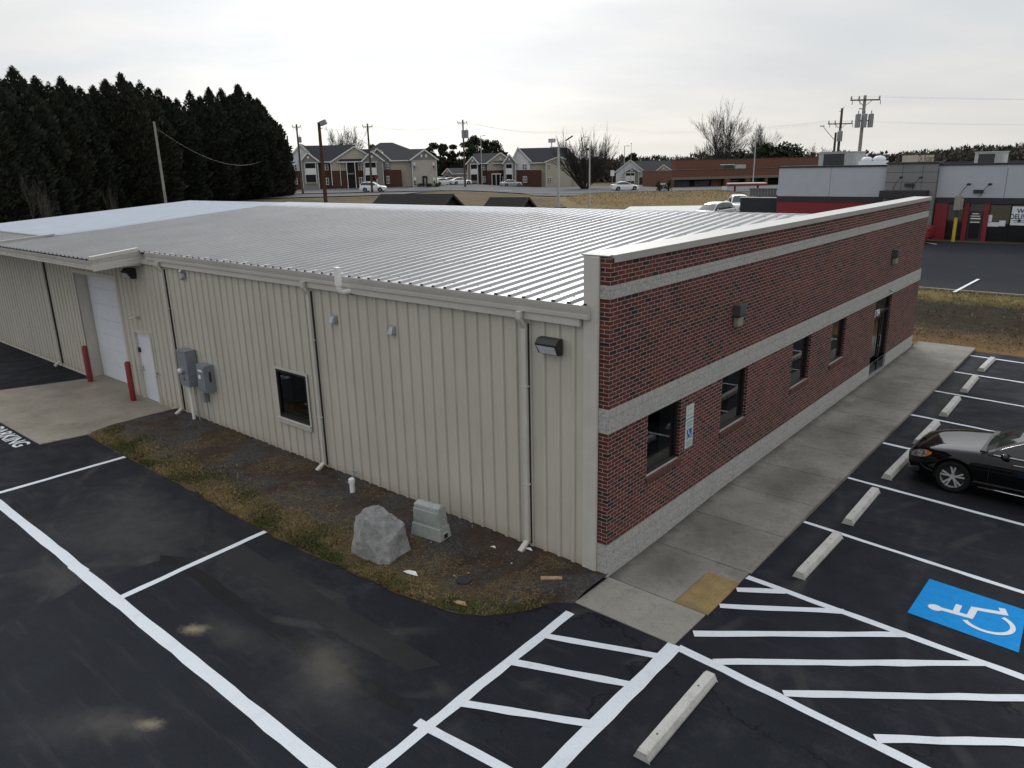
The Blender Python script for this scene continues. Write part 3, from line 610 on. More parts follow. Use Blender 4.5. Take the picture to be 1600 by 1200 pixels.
# garage recess
b = MB(); g0, g1, gt, gd = -21.12, -17.85, 3.66, .42
b.quad((g0,0,-.05),(g0,gd,-.05),(g0,gd,gt),(g0,0,gt)); b.quad((g1,gd,-.05),(g1,0,-.05),(g1,0,gt),(g1,gd,gt)); b.quad((g0,0,gt),(g0,gd,gt),(g1,gd,gt),(g1,0,gt))
gdo = b.build('garage_door', TRIM, bld)
for k in range(7):
    q = MB(); za, zb_ = .03+k*.517, .03+(k+1)*.517-.005; q.box(g0+.06, gd-.07, za, g1-.06, gd-.02, zb_); q.build('door_panel', WHITEP, gdo, bevel=.008)
q = MB(); q.box(g0,gd-.03,-.05,g1,gd,gt); q.build('backing', TRIM, gdo)
q = MB(); q.box(g1-.02,-.05,-.05,g1+.1,.0-.031,gt+.1); q.box(g0-.1,-.05,-.05,g0+.02,-.031,gt+.1); q.box(g0+.02,-.05,gt-.02,g1-.02,-.031,gt+.1); q.build('door_trim', TRIM, gdo)
m0, m1 = -17.07, -16.05
b = MB(); b.box(m0-.07,-.05,-.03,m0+.01,.1,2.2); b.box(m1-.01,-.05,-.03,m1+.07,.1,2.2); b.box(m0+.01,-.05,2.12,m1-.01,.1,2.2); sd = b.build('side_door', TRIM, bld)
b = MB(); b.box(m0+.015,.03,-.02,m1-.015,.075,2.115); b.build('door_leaf', WHITEP, sd)
b = MB(); b.tube([(m0+.1,.03,.98),(m0+.1,-.03,.98)],.02,8); b.tube([(m0+.1,-.03,.98),(m0+.22,-.03,.98)],.014,6); b.box(m0+.07,.02,.92,m0+.13,.029,1.06); b.build('handle', GALV, sd)
b = MB(); b.box(m0+.04,-.02,1.5,m0+.13,.029,1.64); b.build('lock', BLACKP, sd)
# office window in the ribbed wall
o0, o1, oz0, oz1 = OPEN[0]; f = MB(); w = .05
f.box(o0,-.045,oz0,o0+w,.05,oz1); f.box(o1-w,-.045,oz0,o1,.05,oz1); f.box(o0+w,-.045,oz0,o1-w,.05,oz0+w); f.box(o0+w,-.045,oz1-w,o1-w,.05,oz1)
fo = f.build('window', BRONZE, bld); p = MB(); p.quad((o0+w,.0,oz0+w),(o1-w,.0,oz0+w),(o1-w,.0,oz1-w),(o0+w,.0,oz1-w)); p.build('pane', GLASS, fo)
for q0, q1 in ((o0,o0+.05),(o1-.05,o1)): p = MB(); p.box(q0,.051,oz0,q1,.3,oz1); p.build('inner_jamb', JAMB, fo)
p = MB(); p.box(o0+.05,.051,oz0-.02,o1-.05,.32,oz0+.03); p.build('inner_sill', JAMB, fo)
p = MB(); p.box(o0+w,-.02,oz0+w,o1-w,-.002,oz0+w+.05); p.build('inner_frame', BRONZE, fo)
s = MB(); s.box(o0-.05,-.075,oz0-.13,o1+.04,-.032,oz0-.002); s.box(o0-.05,-.1,oz0-.03,o1+.04,-.075,oz0-.004); s.build('sill', TRIM, fo, bevel=.004)
s = MB(); s.box(o0-.06,-.046,oz0-.002,o0,-.031,oz1+.06); s.box(o1,-.046,oz0-.002,o1+.05,-.031,oz1+.06); s.box(o0,-.046,oz1,o1,-.031,oz1+.06); s.build('window_trim', TRIM, fo)
# roofs
def ribroof(name, x0, x1, eave, ridge, back, zf, mat, h=.042):
    prof = [(0,0),(.172,0),(.202,h),(.236,h),(.286,0)]; xs = {x0: 0, x1: 0}
    for k in range(math.floor(x0/PITCH)-1, math.ceil(x1/PITCH)+1):
        for a, d in prof:
            if x0 < k*PITCH+a < x1: xs[k*PITCH+a] = d
    X = sorted(xs); b = MB(); rows = [eave, None, ridge, back]; R_ = 4
    for x in X:
        e = eave(x); r = [e, e+(ridge-e)*.5, ridge, back]
        for y in r: b.v.append((x, y, zf(y)+xs[x]))
    for i in range(len(X)-1):
        if abs(eave(X[i])-eave(X[i+1])) > .1: 
            pass
        for j in range(3): q = i*4+j; b.f.append((q, q+4, q+5, q+1)); b.m.append(0)
    o = b.build(name, mat, bld); return o
EX = -15.7
ribroof('metal_roof', EX, -.47, lambda x: -.12, 9.84, 19.8, roofz, ROOF); ribroof('metal_roof', -23.4, EX-.001, lambda x: -1.42, 9.84, 19.8, roofz, ROOF)
ribroof('metal_roof', -36, -23.401, lambda x: -1.42, -.05, .6, roofz, ROOF)
ribroof('white_roof', -32.3, -23.42, lambda x: .12, 9.84, 19.8, lambda y: roofz(y)+.05-.10*sst(0,9.84,min(y,19.68-y)), WROOF, .05)
b = MB(); b.box(-23.5,-1.3,4.53,-23.38,.4,4.6); b.v = [(x, y, z+SL*(y+1.3)*.9+.06) for x, y, z in b.v]; b.build('flashing', COPE, bld)
b = MB(); b.box(-36,-.1,4.28,-.5,0,4.4); b.box(-36,-1.4,4.24,EX,-.1,4.27); b.build('soffit', TRIM, bld)
b = MB(); n0 = int(-15.6/PITCH)
for k in range(n0, -1):   # dark closure plugs at the rib ends
    x = k*PITCH+.225; b.box(x-.03,-.118,4.61,x+.03,-.108,4.656)
b.box(-15.6,-.10,4.56,-.48,-.09,4.618); b.build('rib_closure', BLACKP, bld)
b = MB()
for k in range(int(-23/PITCH), -1):
    x = k*PITCH+.242
    for y in (.35,1.9,3.4,4.9,6.4,7.9,9.4): b.box(x+.04,y-.012,roofz(y)+.0,x+.064,y+.012,roofz(y)+.012)
b.build('roof_screw', BACKM, bld)['kind'] = 'stuff'
GP = [(0,-.22),(-.128,-.22),(-.132,-.155),(-.118,-.15),(-.125,-.125),(-.145,-.07),(-.15,0),(-.14,0),(-.135,-.06),(-.02,-.1),(0,-.1)]
g = MB(); g.sweep(GP, (-15.27,0,4.63), (-.33,0,4.63), (0,1,0)); gu = g.build('gutter', GUT, bld, smooth=30)
for k in range(17):
    st = MB()
    x = -14.9+k*.914
    if x < -.7 and abs(x+6.24) > .3: st.add([(x-.02,-.15,4.634),(x+.02,-.15,4.634),(x+.1,.05,4.668),(x+.06,.05,4.668)], [(0,1,2,3)]); st.box(x-.02,-.154,4.6,x+.02,-.149,4.634); st.build('gutter_strap', TRIM, gu)
g = MB(); g.sweep(GP, (-36,-1.27,4.49), (EX+.02,-1.27,4.49), (0,1,0)); g.sweep(GP, (EX-.12,-1.4,4.49), (EX+.02-.12,-.02,4.62), (-1,0,0)); g.build('gutter', GUT, bld, smooth=30)
b = MB(); b.add([(EX-.1,-1.42,4.50),(EX+.05,-1.42,4.50),(EX+.05,-1.42,4.60),(EX-.1,-1.42,4.60),(EX-.1,-.12,4.62),(EX+.05,-.12,4.62),(EX+.05,-.12,4.73),(EX-.1,-.12,4.73)], [(0,1,2,3),(4,7,6,5),(0,4,5,1),(1,5,6,2),(2,6,7,3),(3,7,4,0)]); b.add([(EX+.021,-1.4,4.2),(EX+.021,-.02,4.3),(EX+.021,-.02,4.66),(EX+.021,-1.4,4.5)], [(0,1,2,3)]); b.build('rake_trim', TRIM, bld)
g = MB(); g.sweep([(.0,-.14),(-.1,-.14),(-.12,0),(-.11,0),(-.09,-.1),(0,-.1)], (-32.3,.2,4.72), (-23.6,.2,4.72), (0,1,0)); g.build('gutter', GUT, bld)
def spout(x, top, wy=-.03):
    b = MB(); w, d = .1, .075
    def seg(a, c): b.beam(a, c, w if abs(a[2]-c[2]) > .05 else w, d)
    y = wy-.055
    b.box(x-w/2,y-d/2,.22,x+w/2,y+d/2,top-.28)
    def skew(z0,y0,x0,z1,y1,x1):
        b.add([(x0-w/2,y0-d/2,z0),(x0+w/2,y0-d/2,z0),(x0+w/2,y0+d/2,z0),(x0-w/2,y0+d/2,z0),(x1-w/2,y1-d/2,z1),(x1+w/2,y1-d/2,z1),(x1+w/2,y1+d/2,z1),(x1-w/2,y1+d/2,z1)], [(0,3,2,1),(4,5,6,7),(0,1,5,4),(1,2,6,5),(2,3,7,6),(3,0,4,7)])
    skew(top-.28, y, x, top-.12, y-.09 if wy > -.2 else y, x-.03); skew(top-.12, y-.09, x-.03, top+.02, y-.09, x-.03)
    b.add([(x-w/2,y-d/2,.22),(x+w/2,y-d/2,.22),(x+w/2,y+d/2,.22),(x-w/2,y+d/2,.22),(x-w/2,y-.24,.10),(x+w/2,y-.24,.10),(x+w/2,y-.2,.03),(x-w/2,y-.2,.03)], [(0,1,2,3),(4,7,6,5),(0,4,5,1),(1,5,6,2),(2,6,7,3),(3,7,4,0)])
    for z in (1.3, 3.1): b.box(x-w/2-.02,y-d/2-.003,z,x+w/2+.02,y+d/2,z+.025)
    b.build('downspout', TRIM, bld, bevel=.008)
    q = MB(); q.box(x+w/2+.002,y+.02,.15,x+w/2+.014,wy+.02,top-.2); q.build('spout_edge_strip', BLACKP, bld)  # narrow black strip down the right side of the spout
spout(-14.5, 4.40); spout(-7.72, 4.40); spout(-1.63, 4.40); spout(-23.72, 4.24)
# ================================================================== fittings on and beside the building
def wallpack(loc, rz, label, mats, w=.42, h=.2, d=.2):
    o = thing('wall_light', label, 'wall light', loc, rz)          # local: +y out from the wall
    b = MB(); P = [(0,0),(d*.75,.0),(d,h*.28),(d,h*.45) ,(d*.45,-h*.55+h*.0),(0,-h*.62)]
    P = [(0,h*.5),(d*.62,h*.5),(d,h*.2),(d,h*.14),(d*.5,-h*.5),(0,-h*.5)]
    b.prism(P, lambda u, v: (-w/2, u, v), (w,0,0)); b.build('housing', mats[0], o, bevel=.008)
    b = MB(); a = Vector((0,d,h*.14)); c = Vector((0,d*.5,-h*.5)); n = (c-a).cross(Vector((1,0,0))).normalized()
    if n.y < 0: n = -n
    q = [a.lerp(c,.08)+n*.006, a.lerp(c,.92)+n*.006]
    b.quad((-w*.44,q[0].y,q[0].z),(w*.44,q[0].y,q[0].z),(w*.40,q[1].y,q[1].z),(-w*.40,q[1].y,q[1].z)); b.build('lens', mats[1], o)
    return o
wallpack((-1.08,-.035,3.89), PI, 'black wall light with pale lens on the metal wall by the brick corner', (BLACKP, LENS), .43, .27, .2)
wallpack((-16.5,-.035,3.95), PI, 'black wall light under the canopy above the side door', (BLACKP, LENS), .4, .3, .25)
LAMPB = cm('bronze_grey_housing', (.075,.078,.08), .5, .2, var=.15, sc=8); DLENS = cm('dirty_lens', (.27,.255,.21), .35, var=.25, sc=14)
def bricklight(y, label):
    o = thing('wall_light', label, 'wall light', (.0, y, 3.8), -PI/2, 'bronze lights on the brick front')
    b = MB(); b.box(-.15,0,-.02,.15,.17,.20); b.add([(-.15,0,-.02),(.15,0,-.02),(.15,.17,-.02),(-.15,.17,-.02),(-.13,0,-.06),(.13,0,-.06),(.13,.13,-.06),(-.13,.13,-.06)], [(0,1,5,4),(1,2,6,5),(2,3,7,6),(3,0,4,7)]); b.build('housing', LAMPB, o, bevel=.01)
    b = MB(); b.box(-.12,.015,-.24,.12,.13,-.055); b.build('lens', DLENS, o, bevel=.02)
bricklight(4.52, 'small box light on the brick wall above the wheelchair sign side windows'); bricklight(15.8, 'small box light on the brick wall above the entrance door')
def vent(x, z, label):
    b = MB(); b.add([(x-.07,-.03,z-.06),(x+.07,-.03,z-.06),(x+.07,-.03,z+.09),(x-.07,-.03,z+.09),(x-.06,-.14,z-.06),(x+.06,-.14,z-.06),(x+.05,-.09,z+.07),(x-.05,-.09,z+.07)], [(0,1,2,3),(4,7,6,5),(0,4,5,1),(1,5,6,2),(2,6,7,3),(3,7,4,0)])
    b.box(x-.10,-.035,z-.09,x+.10,-.03,z+.11)
    tag(b.build('vent_hood', GALV, bevel=.004), label, 'vent', 'small vent hoods high on the metal wall')
vent(-6.93, 3.65, 'small grey vent hood below the white pipe elbow on the metal wall'); vent(-5.03, 3.65, 'small grey vent hood between the pipe elbow and the corner wall light')
o = thing('flood_light', 'small grey twin flood light high on the metal wall above the meter boxes', 'flood light', (-13.38,-.03,4.12))
b = MB(); b.box(-.06,-.03,-.08,.06,0,.08); b.build('base', GALV, o, bevel=.005); b = MB(); b.tube([(0,-.03,.06),(.02,-.1,.13)],[.03,.045],10); b.tube([(0,-.03,-.04),(.03,-.09,-.10)],[.03,.045],10); b.build('lamp_head', GALV, o, smooth=40)
o = thing('vent_pipe', 'white plastic pipe elbow climbing over the gutter edge', 'pipe', (-6.22,-.03,4.33))
b = MB(); b.tube([(0,0,0),(0,-.16,0),(0,-.27,.0),(0,-.33,.05),(0,-.335,.12),(0,-.335,.14)], .05, 10); b.build('elbow', PVC, o, smooth=50)
b = MB(); b.box(-.055,-.385,.14,.055,-.285,.52); b.build('riser', PVC, o, bevel=.01); b = MB(); b.tube([(0,-.005,0),(0,-.03,0)], .085, 14); b.build('flange', BLACKP, o)
# meter cabinet and disconnect
o = thing('meter_cabinet', 'tall grey electrical cabinet with round meter on the metal wall', 'meter box', (-13.6,-.03,0))
b = MB(); b.box(-.25,-.3,1.08,.25,0,2.08); b.box(-.26,-.31,2.07,.26,0,2.09); b.build('cabinet', GBOX, o, bevel=.012)
b = MB(); b.tube([(-.03,-.3,1.52),(-.03,-.36,1.52)], .095, 16); b.build('meter_ring', GALV, o, smooth=40); b = MB(); b.ball((-.03,-.37,1.52),(.08,.07,.08)); b.build('meter_glass', LENS, o, smooth=True)
b = MB(); b.tube([(-.05,-.16,-.1),(-.05,-.16,1.08)], .045, 10); b.build('conduit', PVC, o, smooth=40); b = MB(); b.tube([(.16,-.1,-.05),(.16,-.1,1.08)], .018, 8); b.build('conduit', GALV, o, smooth=40)
b = MB(); b.box(-.01,-.312,1.25,.03,-.3,1.31); b.build('latch', BLACKP, o)
o = thing('disconnect_box', 'smaller grey switch box beside the tall meter cabinet', 'switch box', (-12.72,-.03,0))
b = MB(); b.box(-.23,-.24,1.05,.23,0,1.80); b.box(-.2,-.26,1.1,.2,-.24,1.75); b.build('cabinet', GBOX, o, bevel=.012); b = MB(); b.box(.23,-.14,1.35,.26,-.1,1.62); b.build('lever', BLACKP, o)
b = MB(); b.tube([(-.05,-.26,1.47),(-.05,-.27,1.47)], .06, 12); b.box(-.1,-.264,1.62,.1,-.261,1.68); b.build('plate', WHT, o)
b = MB(); b.box(-.36,-.13,.68,-.2,0,.94); b.tube([(-.30,-.07,.94),(-.30,-.07,1.2),(-.2,-.07,1.2)], .025, 8); b.tube([(-.27,-.05,-.05),(-.27,-.05,.68)], .012, 6); b.build('junction_box', GBOX, o, bevel=.006)
b = MB(); b.box(-.44,-.1,1.12,-.2,-.04,1.19); b.build('nipple', GALV, o)
def tapf(loc, label):
    o = thing('hose_tap', label, 'tap', loc); b = MB(); b.tube([(0,0,0),(0,-.09,0),(0,-.13,-.03),(0,-.13,-.07)], .016, 8); b.build('spout', GALV, o, smooth=40); b = MB(); b.tube([(0,-.09,.0),(0,-.09,.05)], .008, 6); b.tube([(0,-.09,.05),(0,-.09,.06)], .035, 10); b.build('handle', REDP if loc[0] < -10 else GALV, o, smooth=40)
tapf((-6.6,-.03,.24), 'small metal hose tap low on the wall above the white pipe stub'); tapf((-15.72,-.03,1.0), 'small dark hose tap between the side door and the downspout')
o = thing('security_camera', 'small pale security camera beside the garage door above the side door', 'camera', (-16.55,-.03,2.62))
b = MB(); b.box(-.05,-.03,-.05,.05,0,.05); b.tube([(0,-.03,0),(0,-.12,.02)], .015, 6); b.build('bracket', GALV, o); b = MB(); b.tube([(-.02,-.11,.03),(-.12,-.24,-.01)], .035, 8); b.build('body', TRIM, o, smooth=40)
o = thing('door_camera', 'tiny grey camera on the block band above the entrance door', 'camera', (.013,15.85,2.72)); b = MB(); b.box(0,-.04,-.04,.04,.04,.04); b.tube([(.04,0,0),(.12,.02,-.02)],.03,8); b.build('body', GALV, o)
# wall signs
o = thing('wheelchair_sign', 'tall pale parking sign with blue wheelchair square beside the first window', 'sign', (.004,2.75,0))
b = MB(); b.box(0,-.15,1.52,.012,.15,2.08); b.build('plate', PALEG, o, bevel=.003)
b = MB(); b.box(.012,-.095,1.70,.0135,.095,1.89); b.build('symbol_square', SBLUE, o)
b = MB()
for i, p in enumerate(isa(lambda u, v: (.0145, -.10+u*.18, 1.705+v*.18), 1.0)): b.add([(x+i*.00006, y, z) for x, y, z in p], [tuple(range(len(p)))])
b.build('symbol', WHT, o)
SGRN = cm('sign_green', (.05,.18,.12), .5, var=.05)
text('RESERVED', .035, SGRN, axes((.0145,-.115,2.01), (0,1,0), (0,0,1)), 'lettering', o, sx=.95); text('PARKING', .035, SGRN, axes((.0145,-.10,1.945), (0,1,0), (0,0,1)), 'lettering', o, sx=.95)
for z in (1.565,1.60,1.635): b = MB(); b.box(.0145,-.1,z,.0152,.1,z+.011); b.build('fine_print', SGRN, o)
o = thing('van_sign', 'short pale plate mounted over the wheelchair parking sign', 'sign', (.004,2.75,0)); b = MB(); b.box(0,-.15,2.1,.012,.15,2.36); b.build('plate', PALEG, o, bevel=.003)
for z in (2.16,2.28): b = MB(); b.box(.0125,-.1,z,.0132,.1,z+.01); b.build('fine_print', SGRN, o)
# bollards, pipe stub, boulder, pedestal, debris
for x, y, lb in ((-20.55,-.3,'dark red bollard at the far jamb of the garage door'), (-17.08,-.38,'dark red bollard between the garage door and the white side door')):
    o = thing('bollard', lb, 'bollard', (x,y,.018), 0, 'red steel bollards guarding the garage door')
    b = MB(); b.tube([(0,0,0),(0,0,1.2),(0,0,1.235),(0,0,1.25)], [.085,.085,.065,.02], 16); b.build('post', REDP, o, smooth=40)
    b = MB(); b.tube([(0,0,-.003),(0,0,.006)], .13, 16); b.build('base_ring', cm('pink_overspray', (.38,.2,.17), .9), o)
o = thing('cleanout_pipe', 'white plastic pipe stub standing in the mulch below the hose tap', 'pipe', (-6.1,-.55,bedz(-6.1,-.55)-.03)); b = MB(); b.tube([(0,0,0),(0,0,.27)], .055, 12); b.build('pipe', PVC, o, smooth=40); b = MB(); b.tube([(0,0,.24),(0,0,.33),(0,0,.35)], [.068,.068,.05], 12); b.build('cap', PVC, o, smooth=40)
bm = bmesh.new(); bmesh.ops.create_icosphere(bm, subdivisions=5, radius=1)
planes = [(Vector(v).normalized(), d) for v, d in (((-.2,-1,.35),.62),((.85,-.5,.3),.66),((.9,.4,.2),.72),((-.9,-.1,.25),.76),((.1,-.3,1),.95),((-.62,.0,.8),.60),((.72,.1,.75),.62),((-.2,.8,.7),.6),((.1,1,.2),.75),((-.6,-.8,.1),.72),((.45,-.9,-.1),.66),((0,0,-1),.62))]
for v in bm.verts:
    for n, d in planes:
        k = v.co.dot(n)-d
        if k > 0: v.co -= n*k*.94
    p = v.co; v.co = p*(1+.09*mnoise.noise(p*2.3)+.05*mnoise.noise(p*6)+.028*mnoise.noise(p*14))
    v.co.x *= .68; v.co.y *= .60; v.co.z *= .74
me = bpy.data.meshes.new('boulder'); bm.to_mesh(me); bm.free(); me.materials.append(STONE); me.polygons.foreach_set('use_smooth', [True]*len(me.polygons)); me.set_sharp_from_angle(angle=R(32))
o = bpy.data.objects.new('boulder', me); COL.objects.link(o); o.location = (-3.72,-1.80,.36); o.rotation_euler = (0,.05,-.35); tag(o, 'big pale grey angular boulder in the grass by the asphalt edge', 'boulder')
o = thing('utility_pedestal', 'pale grey fibreglass utility pedestal box in the mulch near the wall', 'utility box', (-3.36,-.85,bedz(-3.3,-.85)-.03), R(8)); o.scale = (.88,.88,.9)
b = MB(); b.add([(-.41,-.2,0),(.41,-.2,0),(.41,.2,0),(-.41,.2,0),(-.37,-.17,.30),(.37,-.17,.30),(.37,.17,.30),(-.37,.17,.30)], [(0,3,2,1),(4,5,6,7),(0,1,5,4),(1,2,6,5),(2,3,7,6),(3,0,4,7)]); b.box(.36,-.09,.04,.405,.08,.18); b.build('base', PEDM, o, bevel=.02)
b = MB(); b.add([(-.35,-.15,.30),(.35,-.15,.30),(.35,.15,.30),(-.35,.15,.30),(-.33,-.12,.72),(.33,-.12,.72),(.33,.12,.72),(-.33,.12,.72),(-.3,0,.77),(.3,0,.77)], [(0,1,5,4),(1,2,6,5),(2,3,7,6),(3,0,4,7),(4,5,9,8),(6,7,8,9),(5,6,9),(7,4,8)]); b.box(-.33,-.16,.36,.33,-.135,.64); b.build('cover', PEDM, o, bevel=.02)
b = MB(); b.box(.38,-.06,.06,.412,.05,.15); b.build('knockout', BLACKP, o)
o = MB(); o.obox(Matrix.Translation((-.63,-.69,.085)) @ Matrix.Rotation(.75,4,'Z') @ Matrix.Rotation(.06,4,'Y'), .36, .085, .04); tag(o.build('board_offcut', WOOD, bevel=.004), 'short weathered board offcut lying on gravel by the landing', 'board')
o = MB(); o.tube([(-1.72,-1.66,bedz(-1.72,-1.66)+.0),(-1.72,-1.66,bedz(-1.72,-1.66)+.03)], [.13,.125], 18); tag(o.build('drain_cap', BLACKP, smooth=40), 'small round black drain cap in the mulch', 'drain cap')
for k, (x, y, s, lb) in enumerate(((-2.62,-2.02,.16,'long white scrap lying in the grass beside the boulder'), (-1.55,-.17,.09,'white scrap of paper against the wall behind the pedestal'), (-2.1,-.5,.06,'small white chip on the mulch between pedestal and downspout'), (-1.35,-2.12,.14,'pale stick scrap in the grass near the asphalt curve'))):
    b = MB(); z = bedz(x, y)+.012; c = [(x-s,y-s*.25,z),(x-s*.2,y-s*.4,z+.02),(x+s,y,z+.005),(x+s*.3,y+s*.35,z+.025),(x-s*.6,y+s*.2,z+.01)]; b.add(c+[(p,q,r-.012) for p,q,r in c], [(0,1,2,3,4),(5,9,8,7,6)]+[(i,5+i,5+(i+1)%5,(i+1)%5) for i in range(5)])
    tag(b.build('litter_scrap', WHT if k != 3 else WOOD), lb, 'litter', 'litter in the planting bed')
b = MB()
for k in range(22):
    x = random.uniform(-9, -.3); y = random.uniform(max(-2.2, edge_y(x)+.2), -.1); s = random.uniform(.012,.03); z = bedz(x, y)+.008; an = random.random()*6; d = Vector((math.cos(an),math.sin(an),.1))*s; n = Vector((-d.y,d.x,.2*s)); p = Vector((x,y,z)); b.add([p-d,p+n,p+d,p-n*.7], [(0,1,2,3)])
tag(b.build('leaf_litter', cm('dead_leaf', (.42,.36,.28), .8, var=.3)), 'pale dead leaves scattered on the mulch', 'leaves', kind='stuff')
# wheel stops
def stopmesh():
    b = MB(); L, w, h = 1.83, .2, .12; P = [(-w/2,0),(w/2,0),(w/2,.045),(w*.33,h),(-w*.33,h),(-w/2,.045)]; n = 6
    for y, k in ((-L/2,.82),(-L/2+.05,1),(L/2-.05,1),(L/2,.82)): b.v += [(x*(k if z > .01 else 1), y, z*(k if k < 1 else 1)) for x, z in P]
    for j in range(3):
        for i in range(n): i2 = (i+1)%n; b.f.append((j*n+i,j*n+i2,(j+1)*n+i2,(j+1)*n+i)); b.m.append(0)
    b.f += [tuple(range(n)), tuple(reversed(range(3*n,4*n)))]; b.m += [0,0]; return b
st0 = thing('wheel_stop', 'x', 'wheel stop', (0,0,0), 0, 'concrete wheel stops in the parking row')
stopmesh().build('stop_block', STOPC, st0, bevel=.012)
b = MB(); b.tube([(0,-.55,.119),(0,-.55,.1225)], .014, 8); b.tube([(0,.55,.119),(0,.55,.1225)], .014, 8); b.build('anchor_pin', BLACKP, st0)
for i, (y, lb) in enumerate(((-2.2,'concrete wheel stop nearest the camera, beside the landing corner'), (2.88,'concrete wheel stop in the stall with the blue wheelchair mark'), (5.33,'concrete wheel stop in the empty stall between the blue mark and the black sedan'), (7.98,'concrete wheel stop under the front bumper of the black sedan'), (10.58,'concrete wheel stop in the stall just beyond the black sedan'), (13.18,'concrete wheel stop second beyond the black sedan'), (15.85,'concrete wheel stop third beyond the black sedan'), (18.6,'concrete wheel stop in the last stall by the grass bank'))):
    s = st0 if i == 0 else dup(st0, (0,0,0)); s.location = (2.55+random.uniform(-.02,.02), y, lotz(0,y)+.002); s.rotation_euler = (0,0,random.uniform(-.025,.02)); s['label'] = lb
# ================================================================== cars
def spl(x, pts):                              # smooth interpolation
    xs = [p[0] for p in pts]; ys = [p[1] for p in pts]; n = len(xs)
    if x <= xs[0]: return ys[0]
    if x >= xs[-1]: return ys[-1]
    d = [(ys[i+1]-ys[i])/(xs[i+1]-xs[i]) for i in range(n-1)]
    m = [d[0]]+[0 if d[i-1]*d[i] <= 0 else 2*d[i-1]*d[i]/(d[i-1]+d[i]) for i in range(1, n-1)]+[d[-1]]
    for i in range(n-1):
        if x <= xs[i+1]:
            h = xs[i+1]-xs[i]; t = (x-xs[i])/h
            return ys[i]*(1+2*t)*(1-t)**2+m[i]*h*t*(1-t)**2+ys[i+1]*t*t*(3-2*t)+m[i+1]*h*t*t*(t-1)
SEDAN = dict(L=4.86, W=1.82, belt=[(0,.50),(.04,.62),(.16,.735),(.45,.82),(.95,.90),(1.5,.955),(2.2,.97),(3.4,1.0),(4.1,1.03),(4.6,1.02),(4.78,.95),(4.86,.62)],
    plan=[(0,.42),(.05,.56),(.18,.70),(.42,.82),(.8,.885),(1.4,.91),(3.6,.91),(4.3,.87),(4.65,.80),(4.8,.68),(4.86,.5)], bot=[(0,.30),(.1,.21),(.5,.19),(4.3,.2),(4.75,.28),(4.86,.38)],
    roof=[(1.38,.96),(1.75,1.17),(2.1,1.345),(2.35,1.42),(2.75,1.465),(3.2,1.455),(3.6,1.39),(4.0,1.235),(4.4,1.04)], axles=(.95,3.77), wr=.335, wsf=2.22, rsf=3.42, cowl=1.38, tail=4.4)
SUV = dict(L=4.6, W=1.84, belt=[(0,.55),(.05,.75),(.2,.88),(.6,.96),(1.1,1.02),(1.6,1.05),(3.8,1.12),(4.4,1.12),(4.55,1.0),(4.6,.7)],
    plan=[(0,.5),(.06,.64),(.2,.76),(.5,.86),(1.0,.91),(3.8,.91),(4.4,.84),(4.6,.7)], bot=[(0,.36),(.1,.26),(.5,.24),(4.2,.25),(4.5,.33),(4.6,.42)],
    roof=[(1.2,1.03),(1.6,1.3),(2.0,1.54),(2.4,1.64),(3.0,1.69),(3.8,1.66),(4.2,1.58),(4.42,1.35),(4.55,1.1)], axles=(.88,3.55), wr=.36, wsf=2.1, rsf=4.15, cowl=1.2, tail=4.55)
PICK = dict(SUV, L=5.4, belt=[(0,.6),(.05,.85),(.2,1.0),(.6,1.06),(1.1,1.1),(1.6,1.12),(5.2,1.14),(5.4,1.0)], plan=[(0,.6),(.06,.74),(.2,.84),(.5,.91),(1.0,.95),(5.0,.95),(5.4,.9)], bot=[(0,.42),(.1,.3),(.5,.3),(5.0,.35),(5.4,.5)],
    roof=[(1.35,1.1),(1.75,1.45),(2.1,1.72),(2.5,1.8),(3.2,1.8),(3.45,1.7),(3.6,1.12)], axles=(.95,4.3), wr=.38, wsf=2.1, rsf=3.2, cowl=1.35, tail=3.6, W=1.95)
